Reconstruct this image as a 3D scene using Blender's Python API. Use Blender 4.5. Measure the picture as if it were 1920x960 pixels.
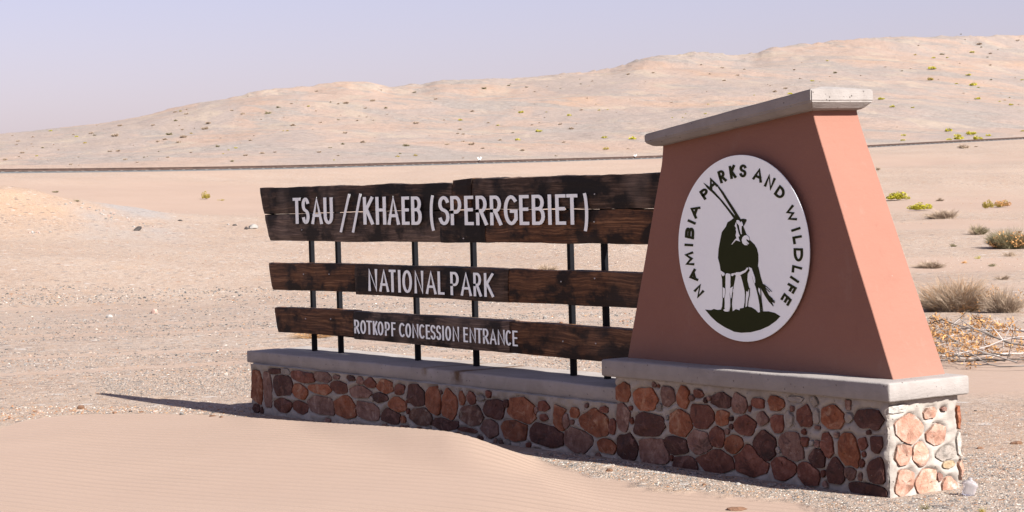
import bpy, bmesh, math, random
import numpy as np
from mathutils import Vector, Matrix, noise as mn

random.seed(7); rng = np.random.default_rng(7)
for o in list(bpy.data.objects): bpy.data.objects.remove(o)
S = bpy.context.scene
COL = S.collection

# ------------------------------------------------------------------ camera
F = 4000.0
R = np.array([[0.5720439632, -0.0111507493, 0.8201471605],
              [0.8197729453, 0.0408904346, -0.5712270043],
              [-0.0271665648, 0.9991014128, 0.0325322089]])
EYE = np.array([0.0, 0.0, 1.8])
cd = bpy.data.cameras.new('camera'); cam = bpy.data.objects.new('camera', cd); COL.objects.link(cam)
cd.sensor_width = 36; cd.lens = 75.0; cd.clip_start = 0.1; cd.clip_end = 20000
M = Matrix([list(R[0]) + [0], list(R[1]) + [0], list(R[2]) + [1.8], [0, 0, 0, 1]])
cam.matrix_world = M
S.camera = cam

# ------------------------------------------------------------------ light
SUN = Vector((1.28, 0.27, 1.0)).normalized()          # direction towards the sun
sun_el = math.asin(SUN.z); sun_az = math.atan2(SUN.x, SUN.y)
w = bpy.data.worlds.new('World'); S.world = w; w.use_nodes = True
nt = w.node_tree; nt.nodes.clear()
sky = nt.nodes.new('ShaderNodeTexSky'); sky.sky_type = 'NISHITA'; sky.sun_disc = False
sky.sun_elevation = sun_el; sky.sun_rotation = sun_az
sky.air_density = 1.0; sky.dust_density = 1.2; sky.ozone_density = 1.0; sky.altitude = 0
tint = nt.nodes.new('ShaderNodeMix'); tint.data_type = 'RGBA'; tint.blend_type = 'MULTIPLY'
tint.inputs[0].default_value = 1.0; tint.inputs[7].default_value = (0.975, 0.775, 0.96, 1)
bg = nt.nodes.new('ShaderNodeBackground'); bg.inputs[1].default_value = 0.052
out = nt.nodes.new('ShaderNodeOutputWorld')
veil = nt.nodes.new('ShaderNodeMix'); veil.data_type = 'RGBA'; veil.inputs[0].default_value = 0.30; veil.inputs[7].default_value = (4.35, 4.18, 5.15, 1)   # thin even high haze
nt.links.new(sky.outputs[0], tint.inputs[6]); nt.links.new(tint.outputs[2], veil.inputs[6]); nt.links.new(veil.outputs[2], bg.inputs[0]); nt.links.new(bg.outputs[0], out.inputs[0])
sd = bpy.data.lights.new('sun', 'SUN'); sd.energy = 5.0; sd.angle = math.radians(0.5); sd.color = (1.0, 0.95, 0.88)
so = bpy.data.objects.new('sun', sd); COL.objects.link(so)
so.rotation_euler = SUN.to_track_quat('Z', 'Y').to_euler()
S.view_settings.view_transform = 'Standard'; S.view_settings.look = 'None'
S.view_settings.exposure = 1.52; S.view_settings.gamma = 1.0

# ------------------------------------------------------------------ measuring helpers
def ray(u, v):
    return R @ np.array([u - 960.0, 480.0 - v, -F])
def hit(u, v, ax, val):
    d = ray(u, v); t = (val - EYE[ax]) / d[ax]
    return EYE + t * d
AZ0 = math.atan2(ray(0, 376)[0], ray(0, 376)[1])
def u_of_az(az):                     # bearing -> position across the view, 0..1920
    a = np.clip(az, math.radians(-85), math.radians(-25))
    return 960 + F * np.tan(a - math.radians(-55.092))
def az_of_u(u): return math.radians(-55.092) + np.arctan((u - 960) / F)
def sstep(a, b, x):
    t = np.clip((x - a) / (b - a), 0, 1); return t * t * (3 - 2 * t)

# ------------------------------------------------------------------ noise on arrays
def hash2(ix, iy, seed):
    h = (ix.astype(np.int64) * 374761393 + iy.astype(np.int64) * 668265263 + seed * 974711) & 0x7fffffff
    h = ((h ^ (h >> 13)) * 1274126177) & 0x7fffffff
    return ((h ^ (h >> 16)) & 0xffff) / 65535.0
def vnoise(x, y, seed=0):
    ix = np.floor(x); iy = np.floor(y); fx = x - ix; fy = y - iy
    fx = fx * fx * fx * (fx * (fx * 6 - 15) + 10); fy = fy * fy * fy * (fy * (fy * 6 - 15) + 10)
    a = hash2(ix, iy, seed); b = hash2(ix + 1, iy, seed); c = hash2(ix, iy + 1, seed); d = hash2(ix + 1, iy + 1, seed)
    return (a * (1 - fx) + b * fx) * (1 - fy) + (c * (1 - fx) + d * fx) * fy - 0.5
def fbm(x, y, oct=4, seed=0):
    s = 0; a = 1.0
    for k in range(oct):
        s = s + a * vnoise(x * 2 ** k + 17.3 * k, y * 2 ** k - 9.1 * k, seed + k); a *= 0.5
    return s

# ------------------------------------------------------------------ terrain function
RAIL = [(-200, 318), (0, 316.5), (240, 314.5), (480, 311), (720, 305.5), (960, 299.5), (1238, 292), (1440, 282.5), (1640, 271.5), (1780, 264), (1920, 257), (2120, 247)]
PERP = math.radians(-106.6); RD = 78.0
def rail_r(az): return RD / np.cos(np.clip(az - PERP, math.radians(-60), math.radians(74)))
def el_of(u, v):
    d = ray(u, v); return d[2] / math.hypot(d[0], d[1])
def az_px(u, v):
    d = ray(u, v); return math.atan2(d[0], d[1])
def table(pts, f):                  # smooth lookup over bearing
    azs = np.array([az_px(*p) for p in pts]); val = np.array([f(*p) for p in pts])
    g = np.linspace(azs[0], azs[-1], 600); vv = np.interp(g, azs, val)
    return g, vv
def smoothed(g, v, n):
    k = np.ones(n) / n; p = np.pad(v, n, mode='edge')
    return np.convolve(p, k, mode='same')[n:-n]
rg, rv = table(RAIL, lambda u, v: 1.8 + el_of(u, v) * rail_r(az_px(u, v)))
rv = smoothed(rg, rv, 61)
def rail_z(az): return np.interp(az, rg, rv)
SKY = [(-700, 330), (-300, 290), (0, 252), (60, 247), (120, 240), (200, 230), (260, 219), (320, 204), (380, 190), (450, 178), (520, 168), (600, 160), (632, 154), (665, 151), (700, 153),
       (720, 160), (740, 161), (800, 157), (825, 149), (880, 146), (925, 146), (952, 149), (1000, 144), (1060, 138), (1140, 130), (1160, 124), (1200, 108), (1240, 102), (1290, 98.5), (1340, 99.5),
       (1380, 103), (1412, 102), (1440, 92), (1470, 87), (1520, 82), (1580, 75), (1640, 70), (1700, 67), (1780, 66), (1860, 65), (1920, 66), (2300, 80), (2900, 180)]
sg, sv = table(SKY, lambda u, v: el_of(u, v)); sv = smoothed(sg, sv, 5)
svs = smoothed(sg, sv, 61)
def sky_e(az): return np.interp(az, sg, sv)
def sky_soft(az): return np.interp(az, sg, svs)
rsu = np.linspace(-700, 2900, 400); rsv = smoothed(rsu, np.interp(rsu, [-300, 0, 640, 1200, 1920, 2400], [310, 335, 395, 445, 535, 600]), 81)
CREST = [(-400, 880, .02), (-120, 830, .02), (0, 803, .0), (40, 789, .0), (90, 781, .0), (160, 776, .0), (300, 775, .0), (420, 779, .01), (480, 783, .035), (560, 789, -8.02), (640, 794, -7.95), (760, 801, -7.92), (840, 808, -7.92), (880, 817, -7.93), (920, 831, -7.95), (960, 846, -7.98), (1010, 862, .0), (1060, 880, -.005), (1110, 895, -.01), (1194, 909, -.01), (1251, 918, -.01), (1382, 931, -.01), (1480, 941, -.01), (1560, 960, -.01), (1700, 1010, -.01), (2200, 1100, -.01)]
def crest_pt(u, v, k): return hit(u, v, 1, -k) if k < -1 else hit(u, v, 2, k)
ca = np.array([az_px(p[0], p[1]) for p in CREST]); cP = [crest_pt(*p) for p in CREST]
cr = np.array([np.hypot(p[0], p[1]) for p in cP]); cz = np.array([p[2] for p in cP])
cg = np.linspace(ca[0], ca[-1], 1200); crg = smoothed(cg, np.interp(cg, ca, cr), 15); czg = smoothed(cg, np.interp(cg, ca, cz), 15)
def crest_r(az): return np.interp(az, cg, crg)
def crest_z(az): return np.interp(az, cg, czg)
def ground_base(x): return np.interp(x, [-18, -16, -13.5, -11, -8.5], [-.06, -.055, -.03, 0.0, 0.0])

def H(x, y):
    x = np.asarray(x, float); y = np.asarray(y, float)
    r = np.hypot(x, y) + 1e-6; az = np.arctan2(x, y); u = u_of_az(az)
    rr = rail_r(az); zr = rail_z(az) - 0.19
    near = ground_base(x)
    # windblown sand lying in front of the sign
    d = crest_r(az) - r
    zc = crest_z(az); fall = .055 * sstep(900, 1100, u)
    zm = zc * (1 - sstep(.15, 1.6, d)) + (.06 * sstep(150, 600, u) - .06 * sstep(850, 1300, u)) * sstep(.15, 1.6, d)
    dune_z = zm + .016 * fbm(x * .5, y * .5, 2, 5) * sstep(.2, 2, d) - (.015 + .035 * sstep(200, 600, u)) * sstep(1.5, 5.5, d) + .03 * sstep(1.5, 6, d) * (1 - sstep(500, 1500, u)) - .03 * sstep(6, 12, d)
    k_in = sstep(-.38, 0.02, d)
    near = np.where(d > 0.02, dune_z, near * (1 - k_in) + dune_z * k_in)
    near = near + 0.02 * fbm(x * .35, y * .35, 3, 2) * sstep(15, 22, r)
    # rising plain up to the railway
    t = np.clip((r - 40) / np.maximum(rr - 40, 5), 0, 1)
    z = near * (1 - sstep(30, 60, r)) + zr * (0.55 * t + 0.45 * t * t * (3 - 2 * t))
    z = z + fbm(x * .06, y * .06, 4, 11) * 0.5 * sstep(28, 50, r) * (1 - sstep(.86, .97, t)) 
    # long low swells behind the sign on the right
    p = hit(1800, 700, 2, 0); q = hit(1830, 690, 2, 0)
    def bump(u0, v0, hgt, sr, sa, rot=0.0):
        c = hit(u0, v0, 2, 0); rc = math.hypot(c[0], c[1]); a = math.atan2(c[0], c[1])
        dr = (r - rc) / sr; da = (az - a) * rc / sa
        dr2 = dr + rot * da
        return hgt * np.exp(-(dr2 ** 2 + da ** 2))
    z = z + bump(1850, 640, 0.20, 2.0, 2.2, .2) + bump(1900, 520, 0.18, 3.0, 3.0, -.3) + bump(1700, 470, 0.12, 4, 5)
    # earth mound at the left
    a0 = az_px(-30, 400); rc = 62
    da = (az - a0) * rc; dr = (r - rc)
    side = np.where(da > 0, np.exp(-(da / 3.6) ** 2) * .8 + .2 * np.exp(-(da / 6.5) ** 4), np.exp(-(da / 9) ** 2))
    z = z + .92 * side * np.exp(-(dr / 4.2) ** 2) * (1 + .22 * fbm(x * .6, y * .6, 3, 21))
    # rail bank
    z = z + 0.0 * z
    # hill
    e_r = (rail_z(az) - 0.19 - 1.8) / rr
    rs = np.interp(u, rsu, rsv)
    th = np.clip((r - rr - 2) / (rs - rr - 2), 0, 1)
    se = sky_soft(az) + (sky_e(az) - sky_soft(az)) * sstep(.70, .99, th)
    e = e_r + (se - e_r) * (0.12 * th + 0.88 * (th ** 1.25 * (1 - .25 * th) / .75))
    zh = 1.8 + e * r
    env = sstep(0.02, .25, th) * (1 - .85 * sstep(.82, 1.0, th))
    rid = np.abs(vnoise(x / 46 + 3, y / 90, 31)) * 2
    nz = 4.0 * fbm(x / 95, y / 95, 3, 33) + 1.4 * (0.5 - rid) + .45 * fbm(x / 16, y / 16, 4, 35) + .22 * fbm(x / 3.5, y / 3.5, 3, 36)
    zh = zh + nz * env * .9
    zh = zh + (.7 * fbm(x / 9, y / 9, 3, 37) + .35 * fbm(x / 2.2, y / 2.2, 3, 38)) * sstep(.8, 1, th) * sstep(200, 500, u)
    back = np.clip(r - rs, 0, None)
    zs = 1.8 + sky_e(az) * rs
    zh = np.where(r > rs, zs + (.7 * fbm(x / 9, y / 9, 3, 37) + .35 * fbm(x / 2.2, y / 2.2, 3, 38)) * sstep(200, 500, u) * np.exp(-back / 30) - back * .04 - np.minimum(back, 400) ** 2 * .00006, zh)
    z = np.where(r > rr + 2, zh, z)
    return z
def Hs(x, y): return float(H(np.array([x]), np.array([y]))[0])
RS = np.exp(np.linspace(math.log(4), math.log(640), 2600))
def ground_px(u, v):
    d = ray(u, v); hd = math.hypot(d[0], d[1]); dx, dy, e = d[0] / hd, d[1] / hd, d[2] / hd
    x = RS * dx; y = RS * dy; g = H(x, y); zr = 1.8 + e * RS
    k = np.argmax(zr <= g)
    if zr[k] > g[k]: return None
    return Vector((x[k], y[k], g[k])), RS[k]

# ------------------------------------------------------------------ material helpers
def new_mat(name, rough=.9):
    m = bpy.data.materials.new(name); m.use_nodes = True
    nt = m.node_tree; b = nt.nodes['Principled BSDF']; b.inputs['Roughness'].default_value = rough
    b.inputs['Specular IOR Level'].default_value = .2
    return m, nt, b
class G:                              # tiny node-graph builder
    def __init__(s, nt): s.nt = nt
    def n(s, t, **k):
        x = s.nt.nodes.new(t)
        for a, v in k.items(): setattr(x, a, v)
        return x
    def l(s, a, b): s.nt.links.new(a, b)
    def val(s, sock, v):
        if hasattr(v, 'is_linked') or isinstance(v, bpy.types.NodeSocket): s.l(v, sock)
        else: sock.default_value = v
    def coord(s, kind='Object'): return s.n('ShaderNodeTexCoord').outputs[kind]
    def geo(s): return s.n('ShaderNodeNewGeometry').outputs['Position']
    def map(s, vec, scale=(1, 1, 1), rot=(0, 0, 0), loc=(0, 0, 0)):
        m = s.n('ShaderNodeMapping'); s.l(vec, m.inputs[0]); m.inputs[1].default_value = loc; m.inputs[2].default_value = rot; m.inputs[3].default_value = scale
        return m.outputs[0]
    def noise(s, vec, scale, det=4, rough=.55, dist=0):
        n = s.n('ShaderNodeTexNoise'); s.l(vec, n.inputs['Vector']); n.inputs['Scale'].default_value = scale; n.inputs['Detail'].default_value = det
        n.inputs['Roughness'].default_value = rough; n.inputs['Distortion'].default_value = dist
        return n.outputs['Fac']
    def vor(s, vec, scale, feat='F1', rand=1):
        n = s.n('ShaderNodeTexVoronoi'); n.feature = feat; s.l(vec, n.inputs['Vector']); n.inputs['Scale'].default_value = scale; n.inputs['Randomness'].default_value = rand
        return n
    def ramp(s, fac, pts, mode='LINEAR'):
        r = s.n('ShaderNodeValToRGB'); r.color_ramp.interpolation = mode; s.l(fac, r.inputs[0]); e = r.color_ramp.elements
        while len(e) > 1: e.remove(e[-1])
        for i, (p, c) in enumerate(pts):
            x = e[0] if i == 0 else e.new(p)
            x.position = p; x.color = (c, c, c, 1) if isinstance(c, (int, float)) else (*c, 1)
        return r.outputs[0]
    def mix(s, f, a, b, mode='MIX'):
        m = s.n('ShaderNodeMix'); m.data_type = 'RGBA'; m.blend_type = mode
        s.val(m.inputs[0], f)
        for i, c in ((6, a), (7, b)):
            if isinstance(c, tuple): m.inputs[i].default_value = (*c, 1)
            else: s.l(c, m.inputs[i])
        return m.outputs[2]
    def math(s, op, a, b=0.0, clamp=False):
        m = s.n('ShaderNodeMath', operation=op); m.use_clamp = clamp; s.val(m.inputs[0], a); s.val(m.inputs[1], b)
        return m.outputs[0]
    def bump(s, h, strength, dist, prev=None):
        b = s.n('ShaderNodeBump'); s.l(h, b.inputs['Height']); b.inputs['Strength'].default_value = strength; b.inputs['Distance'].default_value = dist
        if prev is not None: s.l(prev, b.inputs['Normal'])
        return b.outputs[0]
    def attr(s, name):
        a = s.n('ShaderNodeAttribute'); a.attribute_name = name; return a

# ---- ground
def mat_ground():
    m, nt, b = new_mat('desert_ground', .95); g = G(nt); P = g.geo()
    A = g.attr('zones'); sep = g.n('ShaderNodeSeparateColor'); g.l(A.outputs['Color'], sep.inputs[0])
    dune, grey, hill = sep.outputs[0], sep.outputs[1], sep.outputs[2]
    A2 = g.attr('zones_b'); sep2 = g.n('ShaderNodeSeparateColor'); g.l(A2.outputs['Color'], sep2.inputs[0])
    orange, smooth_s, scree = sep2.outputs
    # plain
    n1 = g.noise(P, .35, 5, .6); n2 = g.noise(P, 3.0, 4, .6)
    plain = g.mix(g.ramp(n1, [(.35, 0), (.65, 1)]), (.41, .30, .225), (.455, .35, .27))
    plain = g.mix(g.ramp(n2, [(.45, 0), (.75, .5)]), plain, (.40, .265, .18))
    nm = g.noise(P, 9.0, 5, .75); nm2 = g.noise(P, 2.2, 6, .7)
    plain = g.mix(g.ramp(nm, [(.36, .55), (.50, 0)]), plain, (.30, .215, .16)); plain = g.mix(g.ramp(nm, [(.54, 0), (.68, .6)]), plain, (.54, .44, .36))
    plain = g.mix(g.ramp(nm2, [(.52, 0), (.68, .45)]), plain, (.46, .30, .19))
    # speckle of grit: three voronoi layers, coloured per cell
    def speck(col, scale, thr, fac, dens=None):
        v = g.vor(P, scale); c = g.n('ShaderNodeSeparateColor'); g.l(v.outputs['Color'], c.inputs[0])
        f = g.ramp(c.outputs[0], [(thr, 0), (thr + .02, 1)])
        edge = g.ramp(v.outputs['Distance'], [(.32, 1), (.5, 0)])
        f = g.math('MULTIPLY', g.math('MULTIPLY', f, edge), fac)
        if dens is not None: f = g.math('MULTIPLY', f, dens)
        cc = g.ramp(c.outputs[1], [(0, (.12, .105, .10)), (.35, (.22, .20, .19)), (.5, (.34, .17, .09)), (.62, (.40, .25, .15)), (.75, (.6, .55, .5)), (1, (.66, .6, .55))], 'CONSTANT')
        return g.mix(f, col, cc), f
    notd = g.math('SUBTRACT', 1.0, dune, True)
    nots = g.math('MULTIPLY', notd, g.math('SUBTRACT', 1.0, smooth_s, True))
    noth = g.math('MULTIPLY', nots, g.math('SUBTRACT', 1.0, g.math('MULTIPLY', hill, .55), True))
    gd = g.math('MULTIPLY', grey, noth)
    plain = g.mix(g.math('MULTIPLY', gd, .12), plain, (.43, .37, .32))
    # hill
    q = g.map(P, (1, 1, 1.0), (0, 0, .5))
    q2 = g.map(q, (.35, 1.0, 1))
    h1 = g.noise(q2, .045, 5, .6, .6); h2 = g.noise(q2, .13, 5, .65, .4); h3 = g.noise(P, .8, 5, .7)
    hc = g.ramp(h1, [(.33, (.50, .335, .235)), (.42, (.46, .325, .25)), (.50, (.475, .345, .27)), (.57, (.395, .315, .27)), (.66, (.44, .34, .275))])
    h4 = g.noise(g.map(P, (.30, 1.0, 1), (0, 0, .62)), .11, 7, .72, .5)
    h5 = g.noise(P, 1.1, 5, .8)
    hc = g.mix(g.ramp(h4, [(.505, 0), (.58, .95)]), hc, g.ramp(h5, [(.38, (.30, .25, .215)), (.50, (.36, .305, .265)), (.62, (.44, .38, .33))]))
    hc = g.mix(g.ramp(h5, [(.60, 0), (.68, .5)]), hc, (.20, .155, .13))
    hc = g.mix(g.ramp(h2, [(.36, .75), (.46, 0)]), hc, (.50, .395, .30))
    hc = g.mix(g.ramp(h3, [(.52, 0), (.66, .55)]), hc, (.27, .22, .185))
    hn = g.noise(P, 2.4, 4, .75); hc = g.mix(g.ramp(hn, [(.56, 0), (.64, .6)]), hc, (.22, .175, .145)); hc = g.mix(g.ramp(hn, [(.33, .5), (.42, 0)]), hc, (.56, .46, .38))
    hc = g.mix(1.0, hc, (.90, .895, .885), 'MULTIPLY')
    hc = g.mix(scree, hc, (.31, .285, .27))
    col = g.mix(hill, plain, hc)
    col = g.mix(g.math('MULTIPLY', orange, .65), col, (.52, .33, .20))
    col = g.mix(g.math('MULTIPLY', scree, g.math('SUBTRACT', 1.0, hill, True)), col, (.37, .33, .30))
    dens = g.math('ADD', .45, g.math('MULTIPLY', grey, 1.3))
    col, f1 = speck(col, 34, .74, g.math('MULTIPLY', noth, .85), g.math('MINIMUM', dens, 1.0))
    col, f2 = speck(col, 12, .78, g.math('MULTIPLY', noth, .8), g.math('MINIMUM', dens, 1.0))
    col, f4 = speck(col, 6.5, .86, g.math('MULTIPLY', noth, .6), None)
    col, f3 = speck(col, 75, .62, g.math('MULTIPLY', noth, .8), None)
    # dune sand
    s1 = g.noise(P, .8, 3); sfine = g.noise(P, 260, 2, .8)
    sand = g.mix(s1, (.405, .285, .215), (.425, .305, .235))
    sand = g.mix(g.ramp(sfine, [(.35, .22), (.6, 0)]), sand, (.26, .18, .13))
    sf = g.math('MAXIMUM', dune, g.math('MULTIPLY', smooth_s, .85))
    col = g.mix(sf, col, sand)
    g.l(col, b.inputs['Base Color'])
    # relief
    a1 = hit(500, 885, 2, 0); a2 = hit(1000, 932, 2, 0); ang = math.atan2(a2[1] - a1[1], a2[0] - a1[0])
    rv = g.map(P, (1, 1, 1), (0, 0, 0)); ro = g.n('ShaderNodeVectorRotate'); ro.rotation_type = 'Z_AXIS'; g.l(P, ro.inputs[0]); ro.inputs['Angle'].default_value = -ang
    rs_ = g.map(ro.outputs[0], (.16, 1, 1))
    wv = g.n('ShaderNodeTexWave'); wv.bands_direction = 'Y'; g.l(rs_, wv.inputs[0]); wv.inputs['Scale'].default_value = 2.6; wv.inputs['Distortion'].default_value = 3.2; wv.inputs['Detail'].default_value = 2; wv.inputs['Detail Scale'].default_value = .8
    rip = g.math('MULTIPLY', wv.outputs['Fac'], g.math('MULTIPLY', sf, g.ramp(g.noise(P, .5, 2), [(.3, .25), (.6, 1)])))
    nb = g.bump(rip, .85, .017)
    fine = g.noise(P, 40, 5, .75)
    nb = g.bump(g.math('MULTIPLY', fine, g.math('ADD', .12, noth)), .8, .02, nb)
    nb = g.bump(g.math('ADD', f1, f2), .6, .015, nb)
    mid = g.noise(P, 4.5, 5, .65)
    nb = g.bump(g.math('MULTIPLY', mid, noth), .35, .10, nb)
    hb = g.noise(P, .9, 6, .7)
    nb = g.bump(g.math('MULTIPLY', hb, hill), .5, .6, nb)
    g.l(nb, b.inputs['Normal'])
    return m

def mat_simple(name, cols, scale=8, rough=.85, bump=.3, bdist=.004, vary=True, fine=60, spec=.2, stretch=(1, 1, 1), specks=.35):
    m, nt, b = new_mat(name, rough); g = G(nt); b.inputs['Specular IOR Level'].default_value = spec
    P = g.map(g.coord('Object'), stretch)
    oi = g.n('ShaderNodeObjectInfo'); off = g.n('ShaderNodeVectorMath', operation='ADD'); g.l(P, off.inputs[0])
    if vary:
        sc = g.n('ShaderNodeVectorMath', operation='SCALE'); sc.inputs[0].default_value = (37, 61, 19); g.l(oi.outputs['Random'], sc.inputs['Scale']); g.l(sc.outputs[0], off.inputs[1])
    P = off.outputs[0]
    n = g.noise(P, scale, 6, .65, .4)
    k = len(cols); c = g.ramp(n, [(.3 + .4 * i / max(k - 1, 1), cols[i]) for i in range(k)])
    if vary:
        hs = g.n('ShaderNodeHueSaturation'); g.l(c, hs.inputs['Color'])
        g.l(g.math('ADD', .8, g.math('MULTIPLY', oi.outputs['Random'], .4)), hs.inputs['Value']); c = hs.outputs[0]
    f = g.noise(P, fine, 4, .7)
    c = g.mix(g.ramp(f, [(.30, specks), (.5, 0)]), c, tuple(x * .45 for x in cols[0]))
    g.l(c, b.inputs['Base Color'])
    nb = g.bump(n, bump, bdist * 2.5); nb = g.bump(f, bump, bdist, nb); g.l(nb, b.inputs['Normal'])
    return m

MAT = {}
MAT['ground'] = mat_ground()
def mat_concrete(name, c0, c1, stains=()):
    m, nt, b = new_mat(name, .9); g = G(nt); P = g.geo()
    n = g.noise(P, 5, 6, .65, .5); n2 = g.noise(g.map(P, (1, 1, 6)), 9, 5, .7); f = g.noise(P, 90, 4, .7)
    c = g.mix(g.ramp(n, [(.3, 0), (.7, 1)]), c0, c1)
    c = g.mix(g.ramp(n2, [(.55, 0), (.75, .3)]), c, tuple(x * .72 for x in c0))
    pit = g.vor(P, 55); pc = g.n('ShaderNodeSeparateColor'); g.l(pit.outputs['Color'], pc.inputs[0])
    pf = g.math('MULTIPLY', g.ramp(pc.outputs[0], [(.95, 0), (.96, 1)]), g.ramp(pit.outputs['Distance'], [(.2, 1), (.35, 0)]))
    c = g.mix(g.math('MULTIPLY', pf, .7), c, (.12, .10, .09))
    sp = g.n('ShaderNodeSeparateXYZ'); g.l(P, sp.inputs[0])
    for (sx, sw, zt, zb, sc, st) in stains:     # rust runs that start on the top edge and thin out downwards
        wob = g.math('MULTIPLY', g.math('SUBTRACT', g.noise(P, 14, 4, .7), .5), .16)
        dx = g.math('ABSOLUTE', g.math('ADD', g.math('SUBTRACT', sp.outputs[0], sx), wob))
        fx = g.ramp(g.math('DIVIDE', dx, sw), [(.15, 1), (1, 0)])
        fz = g.ramp(g.math('DIVIDE', g.math('SUBTRACT', sp.outputs[2], zb), zt - zb), [(0, 0), (.45, .9), (1, 1)])
        c = g.mix(g.math('MULTIPLY', g.math('MULTIPLY', fx, fz), st), c, sc)
    g.l(c, b.inputs['Base Color'])
    nb = g.bump(n, .35, .02); nb = g.bump(n2, .35, .008, nb); nb = g.bump(f, .35, .004, nb); nb = g.bump(g.math('SUBTRACT', 1.0, pf), .6, .006, nb)
    g.l(nb, b.inputs['Normal']); return m
MAT['coping'] = mat_concrete('cement_plaster', (.46, .43, .41), (.58, .55, .53))
MAT['coping_low'] = mat_concrete('cement_plaster_rust', (.47, .435, .41), (.58, .55, .53),
    stains=[(hit(859, 710, 1, 8.53)[0], .085, .47, .355, (.16, .085, .035), .95), (hit(797, 700, 1, 8.53)[0], .06, .47, .395, (.28, .19, .10), .7),
            (hit(860, 690, 1, 8.53)[0] - .1, 1.1, .50, .455, (.33, .20, .10), .45)])
MAT['mortar'] = mat_concrete('mortar', (.37, .34, .32), (.53, .49, .46))
# painted plaster
def mat_paint():
    m, nt, b = new_mat('terracotta_paint', .8); g = G(nt); P = g.geo()
    n = g.noise(P, 1.6, 5, .6); f = g.noise(P, 140, 3, .6); mdn = g.noise(P, 14, 4, .6)
    c = g.mix(g.ramp(n, [(.3, 0), (.7, 1)]), (.47, .165, .110), (.50, .178, .120))
    v = g.vor(P, 14); vc = g.n('ShaderNodeSeparateColor'); g.l(v.outputs['Color'], vc.inputs[0])
    sp = g.math('MULTIPLY', g.ramp(vc.outputs[0], [(.965, 0), (.97, 1)]), g.ramp(v.outputs['Distance'], [(.04, 1), (.09, 0)]))
    c = g.mix(g.math('MULTIPLY', sp, .6), c, (.60, .36, .29))
    sx = g.n('ShaderNodeSeparateXYZ'); g.l(P, sx.inputs[0])
    wear = g.noise(g.map(P, (1, 1, .45)), 5, 6, .75); c = g.mix(g.ramp(wear, [(.58, 0), (.72, .28)]), c, (.56, .27, .20)); c = g.mix(g.ramp(wear, [(.30, .22), (.42, 0)]), c, (.36, .115, .075))
    dust = g.ramp(g.math('ADD', sx.outputs[2], g.math('MULTIPLY', g.math('SUBTRACT', g.noise(P, 3, 4), .5), .15)), [(.60, .22), (.85, 0)])
    c = g.mix(dust, c, (.50, .27, .19))
    g.l(c, b.inputs['Base Color'])
    tr = g.noise(g.map(P, (1, 1, 2.6), (0, .25, 0)), 4, 5, .7); nb = g.bump(tr, .35, .02); nb = g.bump(mdn, .35, .012, nb); nb = g.bump(f, .3, .0015, nb); g.l(nb, b.inputs['Normal']); return m
MAT['paint'] = mat_paint()
def mat_wood(name, dark, mid, light, greyf):
    m, nt, b = new_mat(name, .75); g = G(nt); b.inputs['Specular IOR Level'].default_value = .25
    P = g.coord('Object'); oi = g.n('ShaderNodeObjectInfo')
    sc = g.n('ShaderNodeVectorMath', operation='SCALE'); sc.inputs[0].default_value = (3.7, 6.1, 1.9); g.l(oi.outputs['Random'], sc.inputs['Scale'])
    ad = g.n('ShaderNodeVectorMath', operation='ADD'); g.l(P, ad.inputs[0]); g.l(sc.outputs[0], ad.inputs[1]); P = ad.outputs[0]
    warp = g.noise(P, 2.2, 3, .5)
    wx = g.n('ShaderNodeCombineXYZ'); g.l(g.math('MULTIPLY', warp, .07), wx.inputs[2])
    ad2 = g.n('ShaderNodeVectorMath', operation='ADD'); g.l(P, ad2.inputs[0]); g.l(wx.outputs[0], ad2.inputs[1]); Q = ad2.outputs[0]
    grain = g.noise(g.map(Q, (1.1, 6, 34)), 2.4, 6, .7, .3)
    blot = g.noise(g.map(P, (1, 1, 1.6)), 3.1, 4, .6); blot2 = g.noise(g.map(P, (1, 1, .8)), 1.7, 3, .6)
    c = g.ramp(grain, [(.28, dark), (.5, mid), (.68, light)])
    c = g.mix(g.ramp(blot, [(.44, .95), (.55, 0)]), c, tuple(x * .45 for x in dark))
    c = g.mix(g.math('MULTIPLY', g.ramp(blot2, [(.50, 0), (.68, 1)]), greyf), c, g.ramp(grain, [(.3, (.040, .033, .030)), (.7, (.20, .165, .15))]))
    crack = g.ramp(g.noise(g.map(Q, (.9, 4, 55)), 1.7, 5, .75), [(.33, 1), (.38, 0)])
    c = g.mix(g.math('MULTIPLY', crack, .85), c, (.006, .004, .003))
    g.l(c, b.inputs['Base Color'])
    nb = g.bump(grain, .5, .006); nb = g.bump(g.math('SUBTRACT', 1.0, crack), .6, .008, nb); g.l(nb, b.inputs['Normal'])
    return m
MAT['wood_black'] = mat_wood('weathered_dark_timber', (.009, .006, .005), (.042, .027, .019), (.12, .088, .072), .75)
MAT['wood_brown'] = mat_wood('weathered_brown_timber', (.013, .006, .003), (.075, .035, .016), (.19, .105, .056), .15)
MAT['wood_grey'] = mat_wood('weathered_grey_timber', (.020, .015, .013), (.070, .053, .046), (.18, .145, .13), .9)
MAT['steel'] = mat_simple('black_steel', [(.008, .009, .014), (.016, .017, .022)], 12, .7, .1, .001, False, 80, .1)
MAT['letter'] = mat_simple('white_acrylic', [(.60, .58, .66), (.64, .62, .69)], 3, .5, .02, .0005, False, 80, .4, specks=.05)
MAT['disc'] = mat_simple('white_painted_board', [(.55, .53, .62), (.58, .56, .64)], 2, .5, .02, .0005, False, 40, .4, specks=.04)
MAT['green'] = mat_simple('dark_green_print', [(.018, .024, .008), (.022, .028, .010)], 4, .6, .02, .0003, False, 50, .1, specks=.1)
MAT['nail'] = mat_simple('galvanised_nail', [(.35, .34, .33), (.55, .54, .52)], 30, .4, .05, .001, False)
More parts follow.
